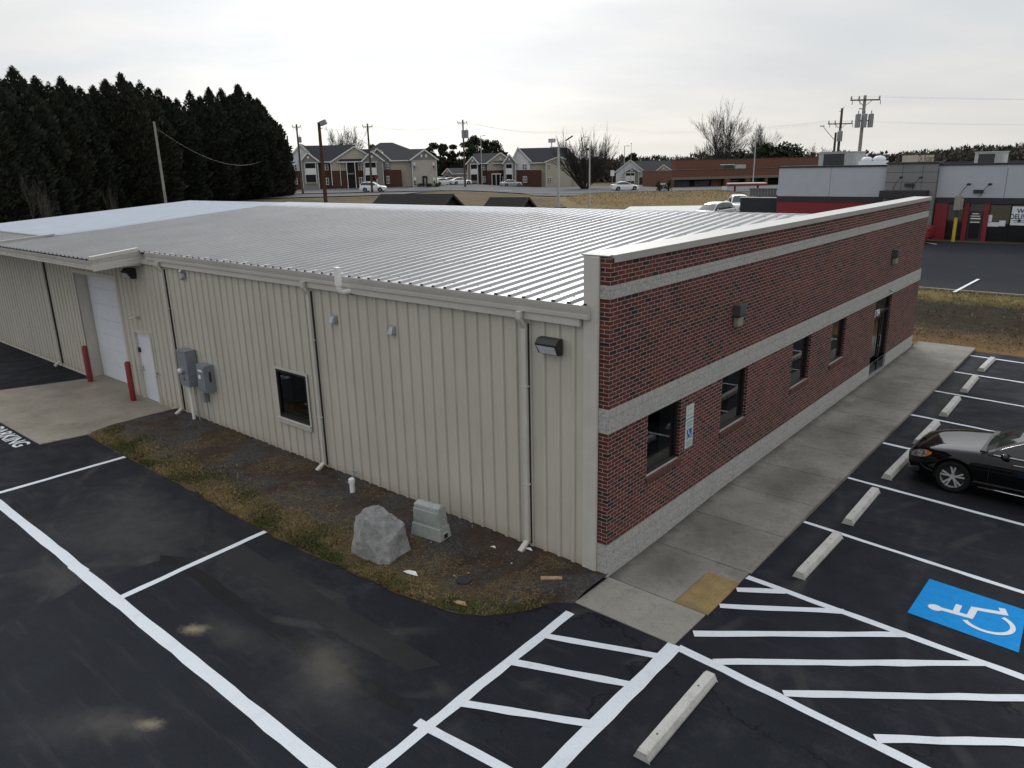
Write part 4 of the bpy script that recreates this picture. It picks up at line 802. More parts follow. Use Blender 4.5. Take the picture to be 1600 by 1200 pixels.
def car(name, label, cat, C, paint, loc, rz, group=None, fine=False, chrome=None):
    o = thing(name, label, cat, loc, rz, group); L = C['L']; half = L/2; X = lambda s: half-s      # local: front at +x
    wr = C['wr']; ra = wr+.045; N = 64 if fine else 34
    ss = sorted({L*i/N for i in range(N+1)}|{.02,.04,.08,.12,L-.03,L-.08}|{a+k*ra for a in C['axles'] for k in ((-1.001,-.999,-.9,-.7,-.4,0,.4,.7,.9,.999,1.001) if fine else (-1.001,-.999,-.7,0,.7,.999,1.001))})
    def ring(s):
        w = spl(s, C['plan']); zt = spl(s, C['belt']); zb = spl(s, C['bot']); ze = zb
        for a in C['axles']:
            d = abs(s-a)
            if d < ra: ze = max(zb, wr+math.sqrt(ra*ra-d*d))
        hh = zt-zb; ze = min(ze, zt-.13)
        side = [(w*.97, ze), (w, max(ze+.02, zb+hh*.28)), (w*1.0, max(ze+.05, zb+hh*.5)), (w*.985, max(ze+.08, zb+hh*.72)), (w*.955, zt-.055), (w*.915, zt-.012), (w*.82, zt+.012), (w*.5, zt+.028), (0, zt+.034)]
        return [(0, ze), (w*.72, ze)]+side
    b = MB(); n = 11
    for s in ss:
        r = ring(s)
        for y, z in r: b.v.append((X(s), y, z))
        for y, z in reversed(r[1:-1]): b.v.append((X(s), -y, z))
    n = 2*11-2
    for j in range(len(ss)-1):
        for i in range(n): i2 = (i+1)%n; b.f.append((j*n+i, j*n+i2, (j+1)*n+i2, (j+1)*n+i)); b.m.append(0)
    b.f += [tuple(reversed(range(n))), tuple((len(ss)-1)*n+k for k in range(n))]; b.m += [0,0]
    b.build('body', paint, o, smooth=48)
    # cabin: roof shell + glass
    cs = [C['cowl']+(C['tail']-C['cowl'])*i/28 for i in range(29)]
    def cab(s):
        zb = spl(s, C['belt'])+.0; zr = max(zb+.012, spl(s, C['roof'])); k = (zr-zb)/max(p[1] for p in C['roof']); w0 = spl(s, C['plan'])*.905; w1 = w0-(zr-zb)*.42
        return [(w0, zb-.02), (w0-(w0-w1)*.5, zb+(zr-zb)*.55), (w1+.02, zr-.05 if zr-zb > .09 else zb+(zr-zb)*.6), (w1-.05, zr-.012), (w1*.5, zr+.012), (0, zr+.02)]
    rings = [cab(s) for s in cs]
    parts = {'roof': MB(), 'windshield': MB(), 'rear_window': MB(), 'side_glass1': MB(), 'side_glass-1': MB()}
    for j in range(len(cs)-1):
        sm = (cs[j]+cs[j+1])/2
        for sg in (1,-1):
            for i in range(5):
                P = [(X(cs[j]), sg*rings[j][i][0], rings[j][i][1]), (X(cs[j]), sg*rings[j][i+1][0], rings[j][i+1][1]), (X(cs[j+1]), sg*rings[j+1][i+1][0], rings[j+1][i+1][1]), (X(cs[j+1]), sg*rings[j+1][i][0], rings[j+1][i][1])]
                if sg < 0: P.reverse()
                if i >= 3: k = 'windshield' if sm < C['wsf'] else ('rear_window' if sm > C['rsf'] else 'roof')
                elif i == 2: k = 'roof'
                else:
                    k = 'side_glass%d' % sg
                    if sm < C['cowl']+.16 or sm > C['tail']-.28: k = 'roof'
                parts[k].quad(*P)
    for k, q in parts.items():
        if q.f: q.build(k.rstrip('-1'), paint if k == 'roof' else (SGLASS if 'side' in k else CGLASS), o, smooth=50)
    # pillars
    p = MB()
    zq = lambda s: cab(s)
    for s in ([C['wsf']+.62, C['rsf']-.02] if fine else [C['wsf']+.62]):
        r = cab(s)
        for sg in (1,-1): p.beam((X(s), sg*(r[0][0]+.004), r[0][1]+.02), (X(s+.04), sg*(r[2][0]+.004), r[2][1]), .09, .012)
    p.build('pillar', BLACKP, o)
    # wheels
    for a in C['axles']:
        for sg in (1,-1):
            yw = sg*(spl(a, C['plan'])-.115); wo = MB(); pr = [(wr-.11,-.10),(wr-.035,-.11),(wr-.006,-.085),(wr,-.05),(wr,.05),(wr-.006,.085),(wr-.035,.11),(wr-.11,.10)]; m = 28 if fine else 16
            def lathe(B, prof, m):
                o_ = len(B.v); q = len(prof)
                for i in range(m):
                    an = 2*PI*i/m
                    for r_, y_ in prof: B.v.append((r_*math.cos(an), y_, r_*math.sin(an)))
                for i in range(m):
                    i2 = (i+1)%m
                    for k in range(q-1): B.f.append((o_+i*q+k, o_+i*q+k+1, o_+i2*q+k+1, o_+i2*q+k)); B.m.append(0)
            lathe(wo, pr, m); wh = wo.build('wheel', TYRE, o, smooth=40, loc=(X(a), yw, wr))
            rm = MB(); rim = wr-.085
            lathe(rm, [(rim+.005,sg*.10),(rim-.012,sg*.098),(rim-.03,sg*.04),(rim-.035,-sg*.02)], m)
            if fine:
                for k in range(10):
                    an = 2*PI*(k//2)/5+(.19 if k % 2 else -.19)+.3; a0 = 2*PI*(k//2)/5+.3; rm.beam((.045*math.cos(a0), sg*.062, .045*math.sin(a0)), ((rim-.012)*math.cos(an), sg*.083, (rim-.012)*math.sin(an)), .034, .03)
                rm.tube([(0,sg*.04,0),(0,sg*.075,0)], .055, 14)
            else:
                for k in range(5): an = 2*PI*k/5; rm.beam((0, sg*.07, 0), (rim*math.cos(an), sg*.085, rim*math.sin(an)), .05, .03)
            rm.build('rim', RIMM, wh, smooth=40); h = MB(); h.tube([(0,sg*.0,0),(0,sg*.02,0)], rim-.01, 16); h.build('brake_disc', BLACKP, wh)
    # underbody
    u = MB(); u.box(X(L-.25), -C['W']*.40, .2, X(.25), C['W']*.40, .42); u.build('underbody', BLACKP, o)
    # lights
    for sg in (1,-1):
        s0, s1 = (.10,.52) if fine else (.06,.4); h = MB(); K = 8; V = []
        for i in range(K+1):
            s = s0+(s1-s0)*i/K; w = spl(s, C['plan']); zt = spl(s, C['belt']); t = i/K; hh = (.085*math.sin(PI*min(1,max(0.02,t*.9+.08)))**.7+.012) if fine else .07
            zc = zt-.115+.02*t; V += [(X(s)+.012, sg*(w*.975+.016), zc-hh*.9), (X(s)+.012, sg*(w*.95+.026), zc), (X(s)+.008, sg*(w*.93+.012), zc+hh*.75)]
        h.v = V
        for i in range(K):
            for q in (0,1): f = (i*3+q, i*3+q+1, (i+1)*3+q+1, (i+1)*3+q); h.f.append(f if sg < 0 else tuple(reversed(f))); h.m.append(1 if (fine and i >= K-2) else 0)
        h.build('headlight', [HLAMP, AMBER], o, smooth=True)
        t = MB(); w = spl(L-.1, C['plan']); z = spl(L-.15, C['belt']); t.box(X(L-.02), sg*(w-.35), z-.22, X(L-.2), sg*(w+.02), z-.06); t.build('tail_light', REDP, o, bevel=.02)
        r = cab(C['cowl']+.45); m_ = MB(); m_.ball((X(C['cowl']+.42), sg*(r[0][0]+.13), r[0][1]+.07), (.075,.10,.065), 0, 12, 8); m_.beam((X(C['cowl']+.42), sg*(r[0][0]-.02), r[0][1]+.03), (X(C['cowl']+.42), sg*(r[0][0]+.08), r[0][1]+.05), .06, .03); m_.build('mirror', paint, o, smooth=50)
    g = MB(); zt = spl(.05, C['belt'])
    for k in range(4): g.box(X(.02)-.02, -.36, zt-.06-k*.055, X(.0)+.012, .36, zt-.085-k*.055)
    g.build('grille', chrome if fine else BLACKP, o, bevel=.004)
    if fine:
        for sg in (1,-1):
            t = MB(); pts = []
            for i in range(13):
                s = C['cowl']+.12+(C['tail']-C['cowl']-.36)*i/12; r = cab(s); pts.append((X(s), sg*(r[0][0]+.012), r[0][1]+.03))
            t.tube(pts, .012, 6); top = [(X(s), sg*(cab(s)[2][0]+.006), cab(s)[2][1]-.005) for s in [C['cowl']+.16+(C['tail']-C['cowl']-.5)*i/14 for i in range(15)]]; t.tube(top, .010, 6)
            t.build('window_trim', CHROME, o, smooth=True)
            t = MB(); t.tube([(X(s), sg*(spl(s, C['plan'])+.004), .27) for s in (1.42,2.0,2.6,3.25)], .014, 6); t.build('sill_strip', CHROME, o, smooth=True)
            t = MB()
            for s in (1.55, 2.72):
                P = []
                for k in range(7):
                    r = ring(s+.05*math.sin(k/6*3)); q = [(y+.002, z) for y, z in r[2:8]]; i = min(5, k); P.append((X(s+.03*(1-k/6)), sg*q[min(k,5)][0], q[min(k,5)][1]))
                t.tube(P[:6], .004, 5)
            t.build('door_gap', BLACKP, o)
            f = MB(); w = spl(.1, C['plan']); f.ball((X(.16), sg*(w*.93), .36), (.05,.085,.04), 0, 10, 6); f.build('fog_lamp', HLAMP, o, smooth=True)
            d = MB(); d.beam((X(1.95), sg*.915, .86), (X(2.14), sg*.915, .865), .02, .03); d.beam((X(3.05), sg*.915, .88), (X(3.24), sg*.915, .885), .02, .03); d.build('door_handle', CHROME, o, bevel=.004)
        t = MB(); t.box(X(.0)-.02, -.38, zt-.31, X(.0)+.014, .38, zt-.29); t.tube([(X(.012)+.01,-.38,zt-.3),(X(.012)+.01,-.4,zt-.1),(X(.03)+.012,-.3,zt-.035),(X(.03)+.012,.3,zt-.035),(X(.012)+.01,.4,zt-.1),(X(.012)+.01,.38,zt-.3)], .014, 6); t.build('grille_surround', CHROME, o, smooth=40)
        wpr = MB(); wpr.beam((X(1.45),-.5,1.005),(X(1.5),.1,1.03),.015,.015); wpr.beam((X(1.43),0,.995),(X(1.5),.6,1.02),.015,.015); wpr.build('wiper', BLACKP, o)
        hc = MB(); hc.box(X(1.44),-.74,.955,X(1.34),.74,.985); hc.build('cowl_panel', BLACKP, o)
    return o
TYRE = cm('tyre_rubber', (.014,.014,.014), .75, var=.15, sc=12)
RIMM = cm('alloy_wheel', (.55,.55,.56), .35, .35, var=.05, sc=4)
CHROME = cm('bright_metal', (.62,.62,.63), .14, 1, var=.04, sc=3)
def gl(name, c, r=.04):
    t = NT(name, r, 0, .8); t.col(c); return t.mat
CGLASS = gl('car_glass', (.02,.03,.026)); SGLASS = gl('tinted_glass', (.012,.015,.017)); AMBER = gl('amber_lens', (.45,.14,.02), .1)
t = NT('headlamp_lens', .05, 0, .8); t.col(t.ramp(t.voro(14), [(0,(.5,.5,.47)),(.5,(.18,.18,.17)),(1,(.05,.05,.05))])); HLAMP = t.mat
CBLACK = cm('black_car_paint', (.003,.003,.0035), .05, 0, var=.1, sc=2, spec=.42)
CWHITE = cm('white_car_paint', (.72,.74,.76), .25, 0, var=.03, sc=2, coat=.6)
CSILV = cm('silver_car_paint', (.40,.42,.43), .3, .5, var=.04, sc=2, coat=.5)
CRED = cm('dark_red_car_paint', (.13,.012,.016), .25, 0, var=.05, sc=2, coat=.6)
CDARK = cm('charcoal_car_paint', (.03,.03,.033), .25, .2, var=.05, sc=2, coat=.6)
car('sedan_car', 'black sedan with chrome window trim parked nose in by the sidewalk', 'car', SEDAN, CBLACK, (2.80+2.43, 7.98, lotz(0,8)+.002), PI+R(-1.5), fine=True, chrome=CHROME)
# ================================================================== roads and neighbours
def atr(px, py, s):
    d = ray(px, py); return CAM+d*(s/(d.x*F2.x+d.y*F2.y))
def drape(name, pts, mat, dz=.05, n=12, parent=None):     # quad (4 plan points) draped on the terrain
    a, b, c, d = [Vector((p[0], p[1], 0)) for p in pts]; B = MB()
    for j in range(n+1):
        for i in range(n+1):
            u, v = i/n, j/n; p = (a*(1-u)+b*u)*(1-v)+(d*(1-u)+c*u)*v; B.v.append((p.x, p.y, H(p.x, p.y)+dz))
    for j in range(n):
        for i in range(n): q = j*(n+1)+i; B.f.append((q, q+1, q+n+2, q+n+1)); B.m.append(0)
    return B.build(name, mat, parent, smooth=True)
def sl(s, l): p = CAM+F2*s+R2*l; return (p.x, p.y)
rd = tag(drape('road', [sl(121,-60), sl(121,75), sl(170,110), sl(170,-85)], ROAD, .12, 30), 'wide pale grey road crossing in front of the apartment buildings', 'road', kind='structure')
tag(drape('driveway', [sl(91,-75), sl(99,-14), sl(110,-9), sl(106,-80)], ROAD, .1, 16), 'pale grey driveway in front of the evergreen row', 'driveway', kind='structure')
tag(drape('driveway', [sl(52,13), sl(52,24), sl(123,46), sl(123,31)], ROAD, .1, 20), 'grey driveway leading past the dumpster enclosure to the road', 'driveway', kind='structure')
tag(drape('driveway', [sl(112,4), sl(113,30), sl(122,34), sl(122,2)], ROAD, .09, 8), 'pale strip of drive joining the road behind the grass mound', 'driveway', kind='structure')
pv = drape('pavement', [sl(66,8), sl(62,18), sl(84,24), sl(85,13.5)], LIGHTC, .12, 10); tag(pv, 'bright pale concrete pavement below the grass mound', 'pavement', kind='structure')
for px, py, qx, qy in ((640,296,676,293),(700,300,720,297),(492,289,525,288),(780,296,800,295)):
    a = atr(px, py, 140); b = atr(qx, qy, 150)
    p = on(px, py, 2, 2.9); q = on(qx, qy, 2, 2.9); n = Vector((q.y-p.y, p.x-q.x, 0)).normalized()*.22
    m = MB(); m.add([(p+n), (q+n), (q-n), (p-n)], [(0,1,2,3)]); m.v = [(x, y, H(x, y)+.16) for x, y, z in m.v]; m.build('road_marking', PAINT, rd)
# golden grass mound with tall dry grass
g = MB(); b = MB()
def mound(s, l): return .75*sst(84, 92, s)*sst(112, 103, s)*sst(6, 13, l)*sst(33, 28, l)
NS, NL = 20, 30
for i in range(NS+1):
    for j in range(NL+1):
        s = 83+33*i/NS; l = -3+38*j/NL; x, y = sl(s, l); k = mound(s, l); b.v.append((x, y, H(x, y)+k+(.06 if k > .02 else -.15)))
for i in range(NS):
    for j in range(NL): q = i*(NL+1)+j; b.f.append((q, q+1, q+NL+2, q+NL+1)); b.m.append(0)
t = NT('golden_grass_ground', .95, 0, .1); c = t.ramp(t.noise(.25, 6, .7), [(.3,(.15,.10,.042)),(.5,(.21,.15,.066)),(.72,(.10,.092,.038))]); t.col(t.mix(1, c, t.ramp(t.noise(2.5, 7, .8), [(.25,.5),(.75,1.25)]), 'MULTIPLY')); GOLD = t.mat
tag(b.build('grass_mound', GOLD, smooth=True), 'low mound of golden dry grass beside the road', 'mound', kind='structure')
for k in range(26000):
    s = random.uniform(85, 114); l = random.uniform(5, 33); m = mound(s, l)
    if m < .12: continue
    x, y = sl(s, l); h = random.uniform(.06, .2); an = random.uniform(0, 6.28); d = Vector((math.cos(an), math.sin(an), 0)); n = Vector((-d.y, d.x, 0))*.035; p = Vector((x, y, H(x, y)+m)); g.add([p-n, p+n, p+d*h*.7+Vector((0,0,h))], [(0,1,2)], 1 if (s > 99+random.uniform(-3,3) and l > 15 and random.random() < .7) else 0)
tag(g.build('grass', [GRSY, GRSG]), 'tall straw coloured grass on the roadside mound', 'grass', kind='stuff')
# ---- restaurant
SHOPG = cm('shop_glass', (.016,.017,.019), .05, 0, var=.2, sc=1.5, spec=.8)
Pq = on(1513, 377, 2, 1.48); YR = Pq.y
RQ = lambda px, py, y=None: on(px, py, 1, YR if y is None else y)
xL = RQ(1216,285).x; xR = RQ(1600,285).x+14; zT = RQ(1400,257).z; zB = RQ(1300,307).z; zB2 = RQ(1300,315.5).z; zG = 1.42
xa = RQ(1385,285).x; xb = RQ(1465,285).x; DB = 17
rs = thing('restaurant', 'grey and red flat roofed restaurant across the side lot', 'restaurant', (0,0,0))
b = MB(); b.box(xL, YR+.1, zG-.6, xR, YR+DB, zT-.35); b.build('wall', RRED, rs)
b = MB(); xs = [xL, RQ(1297,285).x, xa]
for a, c in zip(xs, xs[1:]): b = MB(); b.box(a+.012, YR, zB, c-.012, YR+.09, zT-.12); b.build('facade_panel', PANELL, rs)
xs = [xb, RQ(1572,285).x, RQ(1572,285).x+5, xR]
for a, c in zip(xs, xs[1:]): b = MB(); b.box(a+.012, YR, zB, c-.012, YR+.09, zT-.12); b.build('facade_panel', PANELL, rs)
b = MB(); b.box(xL-.03, YR+.1, zB, xL, YR+DB, zT-.12); b.build('facade_panel', PANELL, rs)
b = MB(); b.box(xL-.1, YR-.06, zT-.12, xR, YR+.3, zT); b.box(xL-.1, YR+.3, zT-.12, xL+.2, YR+DB, zT); b.box(xL, YR+DB-.3, zT-.3, xR, YR+DB, zT); b.build('coping', DKMET, rs)
b = MB(); b.box(xL, YR+.3, zT-.36, xR, YR+DB-.3, zT-.3); b.build('roof', cm('flat_roof', (.3,.3,.3), .9, var=.15), rs)
b = MB(); b.box(xL-.02, YR-.03, zB2, xa, YR+.095, zB); b.box(xb, YR-.05, zB2, xR, YR+.095, zB); b.build('fascia_band', DKMET, rs)
b = MB(); b.box(xL+.01, YR+.02, zG-.3, xa-.01, YR+.097, zB2); b.build('wall_panel', RRED, rs)
# grey tower with joints
b = MB(); zj = [zG-.3, RQ(1420,285).z-1.7, RQ(1420,285).z, RQ(1420,269).z, zT+.02]; xj = [xa, xa+(xb-xa)*.33, xa+(xb-xa)*.72, xb]
for i in range(4):
    for j in range(3): b.box(xj[j]+.012, YR-.35, zj[i]+.012, xj[j+1]-.012, YR+.1, zj[i+1]-.012)
b.build('tower_panel', PANELG, rs); b = MB(); b.box(xa+.02, YR-.33, zG-.3, xb-.02, YR+.09, zT); b.build('tower_core', DKMET, rs); b = MB(); b.box(xa-.03,YR-.42,zT+.02,xb+.05,YR+.3,zT+.14); b.build('tower_cap', DKMET, rs)
z0 = RQ(1420,306).z; b = MB(); b.box(RQ(1383,300).x, YR-1.4, z0-.1, RQ(1454,300).x, YR-.36, z0+.38); b.build('awning', DKMET, rs, bevel=.02)
def gooseneck(px, py, yp):
    b = MB(); p = RQ(px, py, yp-.5); q = Vector((p.x-.55, yp-.02, p.z-.75)); b.tube([q, (p.x-.3, yp-.25, p.z-.3), p], .018, 5); b.ball(p, (.13,.13,.085)); b.build('sign_lamp', DKMET, rs)
for px, py, yp in ((1408,277,YR-.35),(1439,277,YR-.35),(1514,288,YR),(1547,288,YR),(1640,289,YR),(1672,289,YR)): gooseneck(px, py, yp)
for px, py, yp in ((1421,289,YR-.36),(1529,299,YR)):
    p = RQ(px, py, yp); b = MB(); b.box(p.x-.26, yp-.14, p.z-.1, p.x+.26, yp, p.z+.1); b.build('wall_lamp', BLACKP, rs)
# storefront
def rx(px): return RQ(px, 345).x
b = MB(); b.box(xb, YR+.0, zG-.1, xR, YR+.099, zB2); b.build('storefront', DARKIN, rs)
b = MB()
for a, c in ((1478,1505),(1545,1577),(1579,1612),(1614,1650)): b = MB(); b.box(rx(a), YR-.02, zG+.1, rx(c), YR-.004, zB2-.05); b.build('shop_window', SHOPG, rs)
b = MB(); b.box(rx(1546), YR-.026, RQ(1560,349).z, rx(1576), YR-.021, zB2-.12); b.build('blind', cm('tan_blind', (.085,.075,.052), .7, var=.2, sc=9), rs)
b = MB()
for a, c in ((1459,1479),(1504.5,1512),(1536,1544)): b = MB(); b.box(rx(a), YR-.12, zG-.1, rx(c), YR-.03, zB2); b.build('red_post', RRED, rs)
d_ = MB(); d_.box(rx(1512), YR-.03, zG, rx(1536), YR-.022, zB2-.02); d = d_.build('glass_door', SHOPG, rs); f = MB()
for a, c in ((rx(1513),rx(1513)+.1),(rx(1535)-.1,rx(1535))): f.box(a, YR-.07, zG, c, YR-.031, zB2-.45)
f.box(rx(1513)+.1, YR-.07, zB2-.55, rx(1535)-.1, YR-.031, zB2-.45); f.box(rx(1513)+.1, YR-.07, zG, rx(1535)-.1, YR-.031, zG+.25); f.build('door_frame', DKMET, d)
f = MB()
for k, (w, h, z) in enumerate(((.34,.06,.0),(.5,.05,-.14),(.62,.07,-.3),(.55,.06,-.52))): xx = rx(1523); f.box(xx-w/2, YR-.034, zG+1.75+z, xx+w/2, YR-.0305, zG+1.75+z+h)
f.build('door_lettering', WHT, d)
b = MB(); b.box(xb-2.2, YR-1.5, zG-.3, xR, YR-.0, zG); wk = b.build('front_walk', PADC, rs); b = MB(); b.box(xa-8, YR-2.3, zG-.3, xb-1.0, YR-1.45, zG+.02); b.build('grass_strip', GOLD, rs)
po = thing('delivery_poster', 'white WE DELIVER poster in the restaurant window', 'poster', (0,0,0)); x0, x1 = rx(1579), rx(1612); zb_, zt_ = RQ(1590,352).z, RQ(1590,322.5).z
b = MB(); b.box(x0, YR-.05, zb_, x1, YR-.028, zt_); b.build('sheet', POSTW, po)
text('WE', .27, INKB, axes(((x0+x1)/2, YR-.053, zt_-.40), (1,0,0), (0,0,1)), 'lettering', po, align='CENTER'); text('DELIVER', .30, INKB, axes(((x0+x1)/2, YR-.053, zt_-.76), (1,0,0), (0,0,1)), 'lettering', po, sx=.80, align='CENTER')
b = MB(); b.box(x0+.1, YR-.053, zt_-.86, x1-.1, YR-.0515, zt_-.83); b.box(x0+.2, YR-.053, zt_-.95, x1-.2, YR-.0515, zt_-.92); b.tube([(x0+.45,YR-.05,zb_+.27),(x0+.45,YR-.054,zb_+.27)], .09, 12); b.build('print', INKB, po)
for px, py, w, h, lb in ((1551,350.5,.65,.26,'wide white paper notice low in the window beside the red post'), (1566,349,.34,.34,'square white paper notice in the restaurant window'), (1547,341,.22,.42,'narrow white paper stuck above the wide notice')):
    p = RQ(px, py); b = MB(); b.box(p.x-w/2, YR-.05, p.z-h/2, p.x+w/2, YR-.03, p.z+h/2); tag(b.build('paper_notice', POSTW), lb, 'notice', 'papers in the restaurant window')
# lot, kerb and markings on the restaurant side
sl2 = tag(drape('side_lot', [(-14,26.5), (45,26.5), (45,YR-1.45), (-14,YR-1.45)], OLDASPH, .04, 26), 'grey asphalt side lot in front of the restaurant', 'lot', kind='structure')
b = MB(); b.box(-14,26.40,.9,45,26.5,1.315); b.build('kerb', PADC, sl2); b = MB(); b.box(xb-2.5, YR-1.62, zG-.3, 45, YR-1.5, zG+.01); b.build('kerb', PADC, sl2)
for px, py, qx, qy in ((1491,455,1529,436),(1438,384,1463,386)):
    p = on(px, py, 2, 1.33); q = on(qx, qy, 2, 1.4); n = Vector((q.y-p.y, p.x-q.x, 0)).normalized()*.06; m = MB(); m.add([p+n, q+n, q-n, p-n], [(0,1,2,3)])
    m.v = [(x, y, H(x, y)+.09) for x, y, z in m.v]; m.build('lot_marking', PAINT, sl2)
# bollard with box, AC units, roof vents, cream sign, enclosure
p = RQ(1489.5, 372, YR-1.25); o = thing('drive_sign_post', 'yellow bollard carrying a tall pale box by the restaurant window', 'post', (p.x, p.y, zG-.1))
hz = RQ(1496,340,p.y).z-zG+.1; b = MB(); b.tube([(0,0,0),(0,0,hz)], .10, 12); b.build('post', YELP, o, smooth=40); b = MB(); b.tube([(0,0,hz),(0,0,hz+.45)], .09, 10); b.build('sleeve', cm('green_sleeve', (.02,.05,.045), .6), o, smooth=40)
b = MB(); b.box(-.2,-.16,hz+.45,.16,.1,hz+1.35); b.box(.16,-.14,hz+.5,.28,.1,hz+1.15); b.build('box', cm('pale_box', (.26,.255,.22), .6), o, bevel=.02)
def acunit(px0, px1, py0, y, dep, lb):
    p = on(px0, py0, 1, y); q = on(px1, py0, 1, y); w = q.x-p.x; zb = zT-.3; h = p.z-zb
    o = thing('rooftop_unit', lb, 'air conditioner', (p.x, y, zb), 0); b = MB(); b.box(0,0,.1,w,dep,h); b.box(-.05,-.05,h,w+.05,dep+.05,h+.06); b.build('cabinet', ACGREY, o)
    b = MB(); b.box(w*.14,-.02,.15,w*.72,-.001,h-.1); b.build('coil', ACDARK, o); b = MB()
    for k in range(5): b.box(w*(.74+k*.05),-.015,.15,w*(.757+k*.05),-.001,h-.08)
    b.box(w+.001,.3,.2,w+.02,dep-.3,h-.15); b.build('louvre', GALV, o); return o
acunit(1280, 1336, 239, YR+5, 2.6, 'large grey rooftop air conditioner in front of the utility poles'); acunit(1524, 1568, 238.5, YR+5.5, 2.2, 'smaller grey rooftop air conditioner near the far end of the restaurant roof')
p = on(1365, 249, 1, YR+4); o = thing('roof_vent', 'row of white domed vents on the restaurant roof beside the large unit', 'roof vent', (p.x, YR+4, zT-.3)); b = MB(); b.box(-.9,-.4,0,.9,.4,p.z-zT+.2); b.build('curb', WHITEP, o); b = MB(); b.ball((-.45,0,p.z-zT+.28),(.4,.35,.22)); b.ball((.4,0,p.z-zT+.3),(.45,.35,.26)); b.build('dome', WHITEP, o, smooth=True)
p0 = on(1411,243,1,YR+30); p1 = on(1458,256,1,YR+30); o = thing('roadside_sign', 'cream sign board with dark lettering rising behind the restaurant roof', 'sign', (p0.x,YR+30,0)); w = p1.x-p0.x; h = p0.z-p1.z+.4
b = MB(); b.box(0,-.12,p0.z-h,w,.12,p0.z); b.build('board', SIGNC, o); b = MB()
for k in (.15,.85): b.box(w*k-.1,-.1,0,w*k+.1,.1,p0.z-h)
b.build('post', POLEM, o); text('Dr. Robert Bern', .62, INKB, axes((w*.52,-.125,p0.z-h+.62), (1,0,0), (0,0,1)), 'lettering', o, sx=.36)
yE = YR+1.5; e0 = on(1157,309,1,yE); e1 = on(1214,309,1,yE); o = thing('dumpster_enclosure', 'dark grey block dumpster enclosure at the end of the red wall', 'enclosure', (0,0,0)); zg = H(e0.x, yE)
b = MB(); b.box(e0.x,yE,zg-.3,xL-.04,yE+.25,e0.z); b.box(e0.x,yE+.25,zg-.3,e0.x+.25,yE+5,e0.z); b.box(e0.x,yE+5,zg-.3,xL-.04,yE+5.25,e0.z); b.build('wall', ENCL, o); b = MB(); b.box(e0.x-.03,yE-.03,e0.z,xL-.04,yE+.28,e0.z+.06); b.build('cap', LIGHTC, o)
q0 = on(1172,296,1,yE+3.5); q1 = on(1214,296,1,yE+3.5); b = MB(); n = 9
for k in range(n): a = q0.x+(q1.x-q0.x)*k/n; b.box(a,yE+3.5,zg,a+(q1.x-q0.x)/n-.06,yE+3.6,q0.z)
b.box(q0.x-.05,yE+3.45,q0.z,q1.x,yE+3.65,q0.z+.1); b.build('gate', cm('gate_grey', (.12,.125,.13), .7), o)
